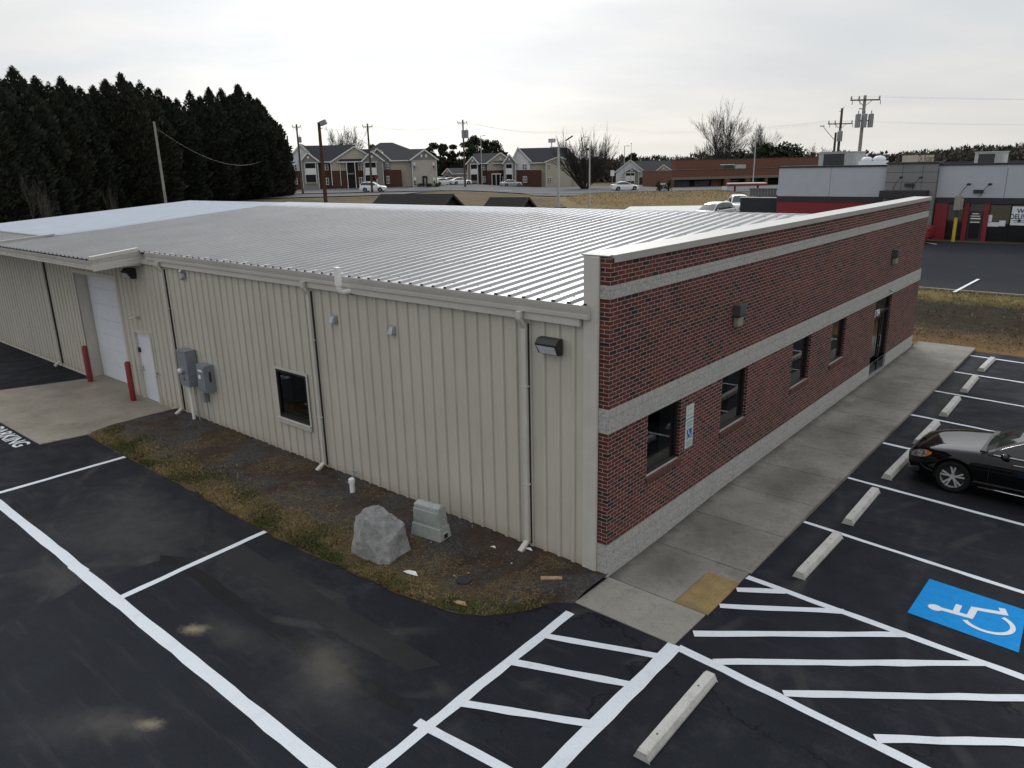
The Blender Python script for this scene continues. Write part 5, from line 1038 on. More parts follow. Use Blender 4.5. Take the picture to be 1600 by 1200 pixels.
# ---- apartments: each placed on its bearing, facade towards the road
class Apt:
    def __init__(s, label, pxc, yb, dist, group='apartment houses beyond the road'):
        s.o = atr(pxc, yb, dist); d = s.o-CAM; d.z = 0; s.V = -d.normalized(); s.U = Vector((-s.V.y, s.V.x, 0)); s.base = min(s.o.z, H(s.o.x, s.o.y))-.4
        s.root = thing('apartment_building', label, 'building', (s.o.x, s.o.y, 0), math.atan2(s.U.y, s.U.x), group)    # local x = U, local -y = V
    def uv(s, px, py, v=0):
        d = ray(px, py); P0 = s.o+s.V*v; t = (P0-CAM).dot(s.V)/d.dot(s.V); P = CAM+d*t; return ((P-s.o).dot(s.U), P.z)
    def box(s, name, px0, py0, px1, py1, v, mat, th=.3, par=None, back=None):
        u0, z1 = s.uv(px0, (py0+ (py1 or py0))/2, v)[0], s.uv((px0+px1)/2, py0, v)[1]; u1 = s.uv(px1, (py0+(py1 or py0))/2, v)[0]; z0 = s.base if py1 is None else s.uv((px0+px1)/2, py1, v)[1]
        b = MB(); b.box(u0, -v, z0, u1, -v+(back if back else th), z1); return b.build(name, mat, par or s.root)
    def win(s, px0, py0, px1, py1, v=0):
        f = s.box('window', px0, py0, px1, py1, v+.10, WTRIM, .14); w = (px1-px0)*.07; m = (px0+px1)/2; h = (py1-py0); my = (py0+py1)/2
        b = MB()
        for a, c in ((px0+w*1.4, m-w), (m+w, px1-w*1.4)):
            for e, g in ((py0+h*.08, my-h*.03), (my+h*.03, py1-h*.08)):
                u0, u1 = s.uv(a, my, v+.11)[0], s.uv(c, my, v+.11)[0]; z1, z0 = s.uv(m, e, v+.11)[1], s.uv(m, g, v+.11)[1]; b.box(u0, -v-.115, z0, u1, -v-.101, z1)
        b.build('pane', FGLASS, f)
    def gable(s, pl_, ye, pp, yp, pr, v0, v1, wall, low=None, trim=True, vent=True):
        """gable end facing the road at v1, roof running back to v0"""
        (ul, zl), (up, zp), (ur, zr) = s.uv(pl_, ye, v1), s.uv(pp, yp, v1), s.uv(pr, ye, v1); zl = zr = (zl+zr)/2; zb = s.base if low is None else s.uv(pl_, low, v1)[1]
        b = MB(); b.prism([(ul,zb),(ur,zb),(ur,zl),(up,zp),(ul,zl)], lambda u, z: (u,-v1,z), (0,v1-v0,0)); b.build('wall', wall, s.root)
        r = MB(); oh = .35; k1 = (zp-zl)/(up-ul); k2 = (zp-zr)/(ur-up); A = [(ul-oh,zl-oh*k1+.05),(up,zp+.05),(ur+oh,zr-oh*k2+.05)]; th = .18
        r.prism(A+[(u,z+th) for u, z in reversed(A)], lambda u, z: (u,-v1-.3,z), (0,v1-v0+.3,0)); r.build('roof', SHING, s.root)
        if trim:
            t = MB()
            for (a, za), (c, zc) in ((A[0],A[1]),(A[1],A[2])): t.beam((a,-v1-.33,za+.0),(c,-v1-.33,zc+.0), .08, .24)
            t.build('fascia', WTRIM, s.root)
        if vent:
            t = MB(); t.tube([(up,-v1-.02,zl+(zp-zl)*.42),(up,-v1-.08,zl+(zp-zl)*.42)], .26, 10); t.build('gable_vent', WTRIM, s.root)
    def roof(s, e0, e1, ye, r0, r1, yr, ve, vr, th=.15):
        """front slope between eave (e0..e1 at ye, depth ve) and ridge (r0..r1 at yr, depth vr), plus the slope behind"""
        a, b_ = s.uv(e0, ye, ve), s.uv(e1, ye, ve); c, d = s.uv(r0, yr, vr), s.uv(r1, yr, vr); za = (a[1]+b_[1])/2; zc = (c[1]+d[1])/2; vb = 2*vr-ve
        b = MB(); b.add([(a[0],-ve,za),(b_[0],-ve,za),(d[0],-vr,zc),(c[0],-vr,zc),(a[0],-vb,za),(b_[0],-vb,za),(a[0],-ve,za-.2),(b_[0],-ve,za-.2),(a[0],-vb,za-.2),(b_[0],-vb,za-.2)],
            [(0,1,2,3),(3,2,5,4),(0,3,4),(1,5,2),(0,6,7,1),(1,7,9,5),(4,5,9,8),(0,4,8,6),(6,8,9,7)]); b.build('roof', SHING, s.root)
        t = MB(); t.beam((a[0],-ve-.04,za-.12),(b_[0],-ve-.04,za-.12),.07,.2); t.build('fascia', WTRIM, s.root)
    def bay(s, l, r, ye, p, yp, v, wall, ob):
        s.gable(l, ye, p, yp, r, 0, v, wall)
        x0, x1, a, b_, c, d, e, f = ob       # upper opening a..b, rail b..c, floor c..d, lower opening d..e, low rail e..f
        s.box('balcony_opening', x0, a, x1, b_+1, v+.03, DARKIN, .1); s.box('balcony_opening', x0, d, x1, f, v+.03, DARKIN, .1)
        s.box('railing', x0-.3, b_, x1+.3, c-.6, v+.12, WTRIM, .06); s.box('railing', x0-.3, e, x1+.3, f, v+.12, GSIDE, .06)
        for y0, y1 in ((a-1.2,a-.1),(c-.5,d)): s.box('balcony_trim', x0-1.1, y0, x1+1.1, y1, v+.16, WTRIM, .12)
        for q in (x0-1, x1+.2): s.box('balcony_post', q, a-.1, q+.8, f, v+.2, WTRIM, .12)
        for q in (l+.1, r-.8): s.box('corner_board', q, ye+.6, q+.7, None, v+.05, WTRIM, .06)
A1 = Apt('long two storey apartment building of brick and siding nearest the evergreen row', 570, 291, 157)
A1.box('wall', 455, 252, 532, None, 0, FBRICK, back=11); A1.gable(452, 246, 469, 226, 489, -11, .3, WSIDE, 267.5, vent=True); A1.box('wall', 456, 267.5, 470, None, .32, FBRICK)
A1.roof(466, 519, 252.5, 470, 556, 227, .8, -5.5); A1.bay(470, 496, 251, 480.5, 239, 2.2, GSIDE, (477.5,493.5,254.8,263,270.5,273,284.5,288))
A1.win(456,257,464,266,.34); A1.win(456.5,278,465,288,.34); A1.win(503.5,256,513,266); A1.win(506,278,514,289)
A1.gable(517, 252.5, 553, 229.5, 592, -9, .4, CREAM, 267, vent=False); A1.box('wall', 518.5, 267, 541, None, .5, FBRICK); A1.box('corner_board', 517.5, 252.5, 518.6, 290, .6, WTRIM); A1.box('corner_board', 531.5, 255, 532.3, 290, .8, WTRIM)
A1.box('wall', 553, 252, 609, None, .6, FBRICK, back=8); A1.roof(527, 570, 252, 552, 583, 233, 1.2, -3); A1.box('breezeway', 541.5, 254, 553.5, None, .9, DARKIN); A1.box('landing', 541.5, 270.5, 553.5, 272.5, 1.2, GSIDE)
for q in (540.6, 553.4): A1.box('porch_post', q, 253.5, q+1, None, 1.3, WTRIM, .15)
A1.win(559.5,255,569,266,.62); A1.win(561,277,569,289,.62); A1.bay(566.5, 598, 250.5, 580, 237, 2.6, GSIDE, (571,588,254,262,271,273.5,283,290))
A1.gable(575, 250, 588.5, 232.5, 609, -6, 1.0, GSIDE); A1.win(602.5,255,607.5,264,1.05); A1.box('wall', 609, 250.5, 646, None, .7, CREAM, back=9); A1.box('wall', 600, 265.5, 627, None, 1.4, FBRICK); A1.win(604,275,609,287,1.45); A1.roof(608, 646, 250, 596, 667, 233, 1.3, -4.5)
A1.roof(574, 642, 234, 594, 613, 222.8, -6, -10)
A1.box('wall', 643.5, 248.5, 681.5, None, 3.4, CREAM, back=9); A1.gable(642.5, 248.8, 663, 234.5, 682.5, -5, 3.5, GSIDE, 249.6, vent=False)
for q in (646, 676): A1.box('window', q, 254, q+3.4, 263.5, 3.6, WTRIM); A1.box('window', q+.6, 258.5, q+2.9, 263, 3.75, FGLASS)
for q in (646.5, 677): A1.box('window', q, 277, q+3.6, 287.5, 3.6, WTRIM); A1.box('window', q+.6, 282, q+3, 287, 3.75, FGLASS)
for q in (657, 664.5): A1.box('gable_vent', q, 241, q+2.8, 245.6, 3.65, WTRIM)
A1.box('door', 660, 275, 667.5, None, 3.6, DARKIN); A1.box('door', 662.5, 278, 665.6, None, 3.7, GSIDE)
for q in (643.2, 681): A1.box('corner_board', q, 249, q+.9, None, 3.6, WTRIM)
A2 = Apt('two storey apartment building with white gable and brick wing behind the silver sedan', 818, 287.5, 176)
A2.box('wall', 733, 254, 812, None, 0, FBRICK, back=9); A2.roof(742, 764, 254.5, 739, 786, 239.5, .7, -5); A2.bay(729.5, 746.5, 254.8, 738.2, 245, 2.2, GSIDE, (736,745.5,257,264,270.5,272.5,282,286))
A2.win(752.5,257.5,758,266); A2.win(753,275.5,758.5,285); A2.gable(760.5, 254.5, 782, 239, 803, -8, .4, CREAM, 266.5, vent=True); A2.box('wall', 761, 266.5, 781, None, .5, FBRICK); A2.box('breezeway', 768.5, 272.5, 782, None, .7, DARKIN); A2.roof(770,790,254,778,800,246,1.2,-2)
for q in (768, 774.5, 781): A2.box('porch_post', q, 271.5, q+1, None, .9, WTRIM, .15)
A2.box('porch_beam', 768, 271, 783, 272.6, .95, WTRIM); A2.win(784,258,789,266,.1); A2.win(785,276,790,285,.1); A2.bay(787, 806, 253.5, 795.5, 242, 2.4, GSIDE, (791,800,256.5,263,270.5,272.5,281.5,286))
A2.box('wall', 806, 252, 905, None, .6, CREAM, back=11); A2.gable(799.5, 251, 809, 231.2, 828, -11, 1.0, WSIDE, 266, vent=True); A2.roof(826, 908, 253, 809, 886, 230.8, 1.2, -5.5); A2.box('wall', 808.5, 266, 846, None, 1.3, FBRICK)
A2.win(816.5,256,823.5,265.5,1.05); A2.win(817,275.5,823.5,285.5,1.35); A2.gable(853, 252.5, 873, 245, 893, -2, 1.6, CREAM); A2.win(856.5,257,859.5,265,1.65); A2.win(856,277,862,284,1.65); A2.box('corner_board', 852.6, 253, 853.6, None, 1.8, WTRIM)
A3 = Apt('pale apartment building with broad gable behind the flagpole', 1000, 288, 198)
A3.box('wall', 964, 268, 1052, None, 0, CREAM, back=11); A3.gable(962.5, 268, 985, 250.3, 1006.5, -10, .6, WSIDE); A3.roof(1002, 1054, 267.5, 985, 1048, 251.5, .8, -6); A3.bay(976, 998.5, 268.5, 987.5, 262, 2.4, GSIDE, (978,991,270.5,274.5,281,283,285.5,287))
A3.gable(1026, 266.5, 1037, 258, 1049, -3, 2.5, CREAM); A3.win(1005,271,1008.5,280,.65); A3.box('wall', 1000, 277, 1013, None, 1.0, FBRICK); A3.win(1039,272,1047,281,2.55)
A4 = Apt('dark roofed apartment building with two small gables behind the brick mall', 1085, 285, 225)
A4.box('wall', 1052, 268, 1112, None, 0, CREAM, back=10); A4.roof(1046, 1116, 267, 1052, 1106, 251.5, .8, -5); A4.gable(1072, 264.5, 1081.5, 254.5, 1090, -3, 2, GSIDE); A4.gable(1094, 266, 1101, 257, 1108, -3, 2, GSIDE)
A5 = Apt('small dark roofed house far behind the parked cars', 708, 284.5, 215)
A5.box('wall', 695, 271, 730, None, 0, CREAM, back=9); A5.roof(698, 732, 271, 701, 727, 262.5, .7, -5); A5.gable(692, 271, 699, 263.5, 705.5, -4, 1.8, GSIDE); A5.box('door', 697, 274.5, 702, 283, 1.9, DARKIN); A5.win(710,274,715,281,.05)
# ---- brick mall
o = thing('brick_mall', 'long low brown brick shopping building with flat roof', 'building', (0,0,0)); m0 = atr(1049, 292, 142); m1 = atr(1420, 292, 150); U = (m1-m0); U.z = 0; WID = U.length; U.normalize(); o.location = (m0.x, m0.y, 0); o.rotation_euler = (0,0,math.atan2(U.y,U.x)); zb = H(m0.x,m0.y)-.5
z1 = zat(1100,265.3,144); zs = zat(1100,280,144); zt = zat(1170,248,160); zp = zat(1100,276,144)
b = MB(); b.box(0,0,zs,WID,.6,z1); b.build('parapet', MBRICK, o); b = MB(); b.box(0,-.02,zs-.0,WID,.0,zp); b.build('band', MBAND, o); b = MB(); b.box(.05,1.8,zb,WID,2.2,zs); b.build('shopfront', DARKIN, o)
b = MB(); b.box(7,16,z1-.5,WID,18,zt); b.build('upper_wall', MBRICK, o); b = MB(); b.box(0,.6,z1-.4,WID,16,z1-.3); b.build('roof', cm('mall_roof', (.2,.2,.2), .9), o); b = MB(); b.box(0,-.05,z1,WID,.65,z1+.1); b.box(7,15.95,zt,WID,18.05,zt+.12); b.build('coping', DKMET, o); b = MB(); b.box(0,.6,zb,.3,16,z1); b.build('side_wall', MBRICK, o)
for x, w in ((0,.5),(10.4,1.1),(14.6,.9),(18.5,.5),(22,.5),(27,.5),(32,.5)): b = MB(); b.box(x,-.0,zb,x+w,.8,zs); b.build('pier', MBRICK, o)
for x, w in ((1.2,3.0),(5.2,3.2),(11.8,2.4),(15.8,2.4)): b = MB(); b.box(x,1.7,zb+.5,x+w,1.78,zs-.25); b.build('shop_window', FGLASS, o); 
b = MB(); b.box(8.3,1.2,zb,10.3,1.9,zs); b.build('brick_panel', MBRICK, o); b = MB(); b.box(14,3.4,z1-.3,16.1,5.4,z1+.75); b.build('rooftop_unit', ACGREY, o); b = MB(); b.box(11.8,3.6,z1-.3,13.7,5,z1+.75); b.build('rooftop_hood', ACDARK, o); b = MB(); b.box(11.7,3.5,z1+.75,13.8,5.1,z1+.85); b.build('hood_top', WHITEP, o)
p = atr(1168, 287, 112); o = thing('red_canopy', 'flat red edged canopy standing before the brick mall', 'canopy', (p.x,p.y,0), math.atan2(R2.y,R2.x)-.15); w = 5.4; b = MB(); b.box(-w/2,-.3,p.z-.28,w/2,2.2,p.z-.02); b.build('fascia', REDP, o); b = MB(); b.box(-w/2+.05,-.25,p.z-.02,w/2-.05,2.15,p.z+.1); b.build('roof', LIGHTC, o)
for x in (-w*.3, w*.3): b = MB(); b.box(x-.12,.8,H(p.x,p.y)-.2,x+.12,1.05,p.z-.28); b.build('post', RRED, o)
p = atr(1037.5, 298, 122); o = thing('white_sign', 'white ground sign board between dark clipped shrubs', 'sign', (p.x,p.y,p.z-.1), math.atan2(R2.y,R2.x)); b = MB(); b.box(-.55,0,.0,.55,.15,1.25); b.build('board', POSTW, o); b = MB(); b.box(-.35,-.012,.85,.35,0,.95); b.box(-.3,-.012,.6,.3,0,.66); b.build('lettering', GSIDE, o)
# sheds behind the ridge
def shed(pxl, pxr, pxp, yr, ye, s, lb):
    zr = zat((pxl+pxr)/2, yr, s); p = atr((pxl+pxr)/2, yr, s); k = s/CF; W = (pxr-pxl)*k; o = thing('garden_shed', lb, 'shed', (p.x,p.y,0), math.atan2(R2.y,R2.x)-.5, 'dark sheds behind the metal roof'); zg = H(p.x,p.y); dep = 3.2; gx = W/2-(pxr-pxp)*k*1.0
    b = MB(); ze = zr-.95
    b.box(-W/2+.35,-dep/2,zg-.2,W/2-.3,dep/2,ze); b.add([(W/2-.3,-dep/2,ze),(W/2-.3,dep/2,ze),(W/2-.3,0,zr-.05),(-W/2+.35,-dep/2,ze),(-W/2+.35,dep/2,ze),(-W/2+.35,0,zr-.05)], [(0,1,2),(3,5,4)]); b.build('wall', SHEDW, o)
    r = MB(); oh = .3
    for sg in (-1,1):
        r.add([(-W/2,sg*(dep/2+oh),ze-.2),(W/2,sg*(dep/2+oh),ze-.2),(W/2,0,zr),(-W/2,0,zr),(-W/2,sg*(dep/2+oh),ze-.08),(W/2,sg*(dep/2+oh),ze-.08),(W/2,0,zr+.12),(-W/2,0,zr+.12)], [(0,1,2,3),(7,6,5,4),(0,4,5,1),(1,5,6,2),(2,6,7,3),(3,7,4,0)])
    r.build('roof', SHEDR, o); t = MB()
    for sg in (-1,1): t.beam((W/2+.02,sg*(dep/2+oh),ze-.14),(W/2+.02,0,zr+.06),.05,.16)
    t.build('fascia', cm('shed_fascia', (.05,.048,.046), .8), o)
shed(583, 716, 690, 305.5, 322, 60, 'larger dark shed roof peeking over the metal roof'); shed(762, 829, 812, 310.5, 326, 62, 'smaller dark shed roof peeking over the metal roof')
p = atr(865, 324, 62); o = thing('trailer', 'low dark flat trailer beside the floodlight pole', 'trailer', (p.x,p.y,0), math.atan2(R2.y,R2.x)); zg = H(p.x,p.y); b = MB(); b.box(-1.0,-.6,p.z-.5,1.05,.6,p.z-.38); b.box(-1.0,-.62,p.z-.38,-.94,.62,p.z); b.box(-1.0,-.62,p.z-.1,1.05,-.58,p.z-.02); b.box(-1.0,.58,p.z-.1,1.05,.62,p.z-.02)
for x in (-.9,-.3,.4,1.0): b.box(x,-.62,p.z-.4,x+.05,-.58,p.z)
b.build('bed', SHEDW, o); b = MB(); b.tube([(0,-.72,zg+.32),(0,-.58,zg+.32)], .32, 14); b.tube([(0,.58,zg+.32),(0,.72,zg+.32)], .32, 14); b.build('wheel', TYRE, o); b = MB(); b.box(-.06,-.6,zg+.28,.06,.6,zg+.4); b.box(-.5,-.3,zg+.4,.5,.3,p.z-.5); b.build('axle', SHEDW, o)
# ---- cars beyond
ang = math.atan2(R2.y, R2.x)
def fcar(name, lb, C, paint, px, py, s, rz):
    p = far(px, s); return car(name, lb, 'car', C, paint, (p.x, p.y, p.z+.1), ang+rz, 'cars beyond the building')
fcar('suv_car', 'white sport utility car driving on the road in front of the apartments', SUV, CWHITE, 581, 299, 133, -.15)
fcar('sedan_car', 'white sedan driving on the road past the broad gabled building', SEDAN, CWHITE, 977, 297, 131, .1)
fcar('sedan_car', 'silver sedan parked before the apartment entry', SEDAN, CSILV, 798, 292, 165, .35)
fcar('sedan_car', 'white sedan parked beside the corner of the long apartment building', SEDAN, CWHITE, 691, 291, 165, .6)
fcar('sedan_car', 'dark red sedan parked between the white sedans', SEDAN, CRED, 705, 288, 176, .5)
fcar('sedan_car', 'white sedan parked at the foot of the transformer pole', SEDAN, CWHITE, 719, 291, 166, .4)
fcar('sedan_car', 'charcoal sedan parked behind the white and red sedans', SEDAN, CDARK, 690, 286, 190, .3)
fcar('pickup_car', 'white pickup waiting in the drive beside the dumpster enclosure', PICK, CWHITE, 1157, 330, 72, -PI/2-.12)
fcar('suv_car', 'silver sport utility car parked behind the metal roof near the pavement', SUV, CSILV, 1117, 335, 64, -2.4)
p = RQ(1457, 366, YR-2.6); car('sedan_car', 'red sedan tail showing past the far brick corner', 'car', SEDAN, REDP, (p.x-2.42, YR-2.6, H(p.x-2,YR-2.6)+.05), PI)
# ================================================================== vegetation
def conifer_mesh(seed, h=13., r=2.75, n=9500):
    rg = random.Random(seed); tr = MB(); tr.tube([(0,0,-.6),(0,0,h*.5),(0,0,h*.93)], [.22,.13,.03], 7); cr = MB()
    def prof(t): return r*(min(1, (t+.03)/.10)**.5)*min(1, max(.0, 1-t)*2.7)**.85*(1.0+.06*math.sin(t*23+seed))
    lobes = [(rg.uniform(0,2*PI), rg.uniform(.05,.85), rg.uniform(.5,1.3)) for _ in range(26)]
    for k in range(n):
        t = 1-(1-rg.random())**.72; an = rg.uniform(0, 2*PI); rr = prof(t)*(.86+.24*mnoise.noise(Vector((math.cos(an)*1.7+seed, math.sin(an)*1.7, t*9)))); q = rr*(rg.uniform(.55,1.0)**.6 if rg.random() < .8 else rg.random())
        z = t*h; p = Vector((math.cos(an)*q, math.sin(an)*q, z)); d = Vector((math.cos(an), math.sin(an), rg.uniform(.15,1.0)+t*.9)).normalized(); L = rg.uniform(.25,.68)*(1-.15*t)*(1 if t < .82 else .6)
        w = d.cross(Vector((rg.uniform(-1,1), rg.uniform(-1,1), rg.uniform(-.4,1)))).normalized()*L*.24
        cr.add([p, p+d*L*.45+w, p+d*L, p+d*L*.5-w], [(0,1,2,3)])
    for k in range(420):                        # leader tips
        t = rg.uniform(.74,1.0); an = rg.uniform(0, 2*PI); q = .95*(1-t)/.26*rg.random()**.6; p = Vector((math.cos(an)*q, math.sin(an)*q, t*h)); d = Vector((math.cos(an)*.6, math.sin(an)*.6, 1)).normalized(); w = d.orthogonal().normalized()*.08; cr.add([p-w, p+w, p+d*rg.uniform(.2,.55)], [(0,1,2)])
    for j in range(9):                         # side leaders give the ragged outline
        t0 = 1.0 if j == 0 else rg.uniform(.62,.93); a0 = rg.uniform(0, 2*PI); q0 = 0 if j == 0 else prof(t0)*rg.uniform(.55,.95); hh = rg.uniform(.5,.95); c0 = Vector((math.cos(a0)*q0, math.sin(a0)*q0, t0*h-hh*.5))
        for k in range(60):
            f = rg.random(); an = rg.uniform(0, 2*PI); rr = .42*(1-f)+.02; p = c0+Vector((math.cos(an)*rr*.5, math.sin(an)*rr*.5, f*hh)); d = Vector((math.cos(an)*.9, math.sin(an)*.9, .8)).normalized(); w = d.orthogonal().normalized()*.06; cr.add([p-w, p+w, p+d*(rr+.08)], [(0,1,2)])
    core = MB()
    o = len(cr.v); m = 14; T = (.0,.06,.2,.4,.6,.78,.9,.97)
    for t in T:
        for i in range(m): an = 2*PI*i/m; q = prof(t)*.6*(.8+.35*rg.random())*(1 if t < .85 else .5); cr.v.append((math.cos(an)*q, math.sin(an)*q, t*h*.97))
    for j in range(len(T)-1):
        for i in range(m):
            if rg.random() < .035 and j > 1: continue
            i2 = (i+1)%m; cr.f.append((o+j*m+i, o+j*m+i2, o+(j+1)*m+i2, o+(j+1)*m+i)); cr.m.append(0)
    return tr, cr
protos = []
for k in range(4):
    o = thing('evergreen_tree', 'x', 'tree', (0,0,0), 0, 'evergreen row beyond the metal building'); a, c = conifer_mesh(k*17+3); a.build('trunk', BARKD, o); c.build('crown', CONI, o); protos.append(o)
TOPS = [(-62,118,60),(-40,124,62),(-20,118,64),(0,128,66),(19,108,68),(36,126,70),(55,124,72),(76,134,73),(95,123,75),(110,136,76),(124,138,78),(145,137,80),(164,128,81),(188,116,82),(203,132,84),(218,131,85),(232,141,87),(247,141,88),(262,155,89),(276,158,90),(296,144,92),(312,152,93),(326,141,94),(345,141,96),(359,150,97),(371,135,98),(388,148,100),(402,156,102),(410,168,103),(416,184,104)]
ORD = ['first','second','third','fourth','fifth','sixth','seventh','eighth','ninth','tenth','eleventh','twelfth','thirteenth','fourteenth','fifteenth','sixteenth','seventeenth','eighteenth','nineteenth','twentieth']
def ordn(n): return ORD[n-1] if n <= 20 else ('twenty-'+ORD[n-21])
rr = random.Random(5)
def place_conifer(i, px, py, s, label):
    P = atr(px, py, s); z = H(P.x, P.y); k = (P.z-z)/13.; src = protos[i % 4]
    o = src if src.get('label') == 'x' else dup(src, (0,0,0)); o.location = (P.x, P.y, z-.1); o.rotation_euler = (0,0,rr.uniform(0,6.28)); w = rr.uniform(.95,1.2)*(.9 if k < .8 else 1); o.scale = (w, w, k); o['label'] = label
for i, (px, py, s) in enumerate(TOPS):
    n = len(TOPS)-i; place_conifer(i, px, py+rr.uniform(-1,1), s, 'tall dark evergreen in the long row, %s from its road end' % ordn(n))
place_conifer(1, 423, 204, 104.5, 'shorter rounded dark evergreen closing the road end of the row')
for i, (px, py, s) in enumerate([(-30,130,64),(8,125,68),(46,133,71),(86,137,75),(134,147,79.5),(176,133,82.5),(210,139,85.5),(255,156,89),(304,156,94),(351,151,97),(384,155,100.5)]):
    place_conifer(i, px, py+3, s+2.5, 'lower dark evergreen standing behind the row, %s from its road end' % ordn(11-i))
def bare_tree(seed, h, spread, levels=5, split=(2,4), up=.5, r0=.2, first=.3, multi=1, twr=.012, ratio=.68, lean=.5):
    rg = random.Random(seed); T = MB(); Cc = MB()
    def grow(p, d, L, r, lv):
        n = 3; pts = [p]; q = p.copy(); dd = d.copy()
        for i in range(n):
            dd = (dd+Vector((rg.uniform(-1,1), rg.uniform(-1,1), rg.uniform(-.6,.9)))*.13+Vector((0,0,up*.07))).normalized(); q = q+dd*(L/n); pts.append(q.copy())
        r1 = max(twr, r*.62); B = T if lv < 2 else Cc
        B.tube(pts, [r+(r1-r)*i/n for i in range(n+1)], 6 if lv < 2 else 3, cap=False)
        if lv >= levels: return
        k = rg.randint(*split)
        for i in range(k):
            t = rg.uniform(.35, 1) if i else 1; b = pts[0].lerp(pts[-1], 0); b = pts[min(n, int(t*n))]
            ax = dd.orthogonal().normalized(); ax.rotate(Matrix.Rotation(rg.uniform(0,2*PI), 3, dd)); an = rg.uniform(.25, .85)*lean*(1.2 if i else .55)
            nd = dd.copy(); nd.rotate(Matrix.Rotation(an, 3, ax)); nd = (nd+Vector((0,0,up*.22))).normalized(); grow(b, nd, L*ratio*rg.uniform(.75,1.15), r1*rg.uniform(.7,.95), lv+1)
    for m in range(multi):
        a = 2*PI*m/max(1,multi)+rg.uniform(-.3,.3); k = spread if multi > 1 else .05; grow(Vector((math.cos(a)*.15*(multi>1), math.sin(a)*.15*(multi>1), -.3)), Vector((math.cos(a)*k*rg.uniform(.2,1), math.sin(a)*k*rg.uniform(.2,1), 1)).normalized(), h*first, r0*rg.uniform(.75,1), 0)
    top = max(v[2] for v in Cc.v); K = h/top
    for B in (T, Cc): B.v = [(x*K, y*K, z*K) for x, y, z in B.v]
    return T, Cc
def put_bare(label, px, ytop, s, seed, width=None, mat=BARK, zb=None, **kw):
    P = atr(px, ytop, s); z = H(P.x, P.y) if zb is None else zb; a, c = bare_tree(seed, P.z-z, **kw); o = thing('bare_tree', label, 'tree', (P.x, P.y, z))
    if width:
        xs = sorted(math.hypot(v[0], v[1]) for v in c.v); k = (width*s/CF/2)/xs[int(len(xs)*.985)]
        for B in (a, c): B.v = [(x*k, y*k, zz) for x, y, zz in B.v]
    a.build('trunk', mat, o); c.build('crown', mat, o); return o
put_bare('broad fan shaped bare tree rising from one base beside the road', 914, 190, 146, 11, width=104, mat=BARKD, spread=1.4, levels=4, split=(3,4), up=.12, r0=.12, first=.46, multi=38, twr=.0165, ratio=.62, lean=.40)
put_bare('tall slender bare tree rising above the brick mall', 1131, 151, 178, 23, width=84, spread=.42, levels=6, split=(2,4), up=.26, r0=.34, first=.3, multi=5, twr=.022, ratio=.76, lean=.8)
put_bare('lower bare tree beside the tall slender bare tree', 1196, 182, 182, 31, width=64, spread=.4, levels=6, split=(2,4), up=.2, r0=.24, first=.3, multi=4, twr=.02, ratio=.76, lean=.8)
put_bare('wide bare tree behind the roof of the long apartment building', 533, 193, 190, 47, width=76, spread=.8, levels=6, split=(2,4), up=.2, r0=.28, first=.3, multi=5, twr=.022, ratio=.74, lean=.75)
put_bare('small bare tree at the near foot of the evergreen row', 44, 250, 58, 59, width=62, zb=H(*sl(58,-37))-1, spread=.4, levels=5, split=(2,4), up=.25, r0=.1, first=.3, multi=3, twr=.008, ratio=.72, lean=.7)
put_bare('thin bare sapling before the evergreen row near the grey pole', 163, 272, 60, 61, width=26, zb=H(*sl(60,-32))-.8, spread=.3, levels=4, split=(2,4), up=.4, r0=.05, first=.35, multi=2, twr=.007, ratio=.7, lean=.6)
put_bare('grey bare tree beside the far brick mall behind the restaurant', 1283, 222, 190, 71, width=40, spread=.4, levels=5, split=(3,3), up=.3, r0=.2, first=.34, multi=2, twr=.02, ratio=.70, lean=.7)
def clump(B, c, r, n, rg, sz):
    for k in range(n):
        v = Vector((rg.gauss(0,1), rg.gauss(0,1), rg.gauss(0,1))).normalized()*(rg.random()**.4); p = Vector(c)+Vector((v.x*r[0], v.y*r[1], v.z*r[2])); d = Vector((rg.uniform(-1,1), rg.uniform(-1,1), rg.uniform(-.2,1))).normalized()*sz*rg.uniform(.6,1.3); w = d.orthogonal().normalized(); w.rotate(Matrix.Rotation(rg.uniform(0,6.28), 3, d.normalized())); w *= sz*.5
        B.add([p-w, p+d, p+w, p-d*.7], [(0,1,2,3)])
def pine(label, px, ytop, s, seed, rad, bare=.35, mat=PINE):
    rg = random.Random(seed); P = atr(px, ytop, s); z = H(P.x, P.y); h = P.z-z; o = thing('pine_tree', label, 'tree', (P.x, P.y, z)); t = MB(); t.tube([(0,0,-.4),(rg.uniform(-.3,.3),0,h*.5),(rg.uniform(-.4,.4),0,h*.95)], [.28,.2,.05], 6); c = MB()
    for k in range(int(9+rad*3)):
        f = rg.uniform(bare, 1); q = rad*(1-((f-bare)/(1-bare))**2*.75)*rg.uniform(.2,1); a = rg.uniform(0, 6.28); p = Vector((math.cos(a)*q, math.sin(a)*q, h*f-.5)); t.tube([(0,0,max(.5,p.z-q*.3)), p], [.06,.02], 4, cap=False); clump(c, p, (rad*.36,rad*.36,rad*.24), 90, rg, .42)
    clump(c, (0,0,h-.7), (rad*.4,rad*.4,.7), 70, rg, .4); t.build('trunk', BARKD, o); c.build('crown', mat, o); return o
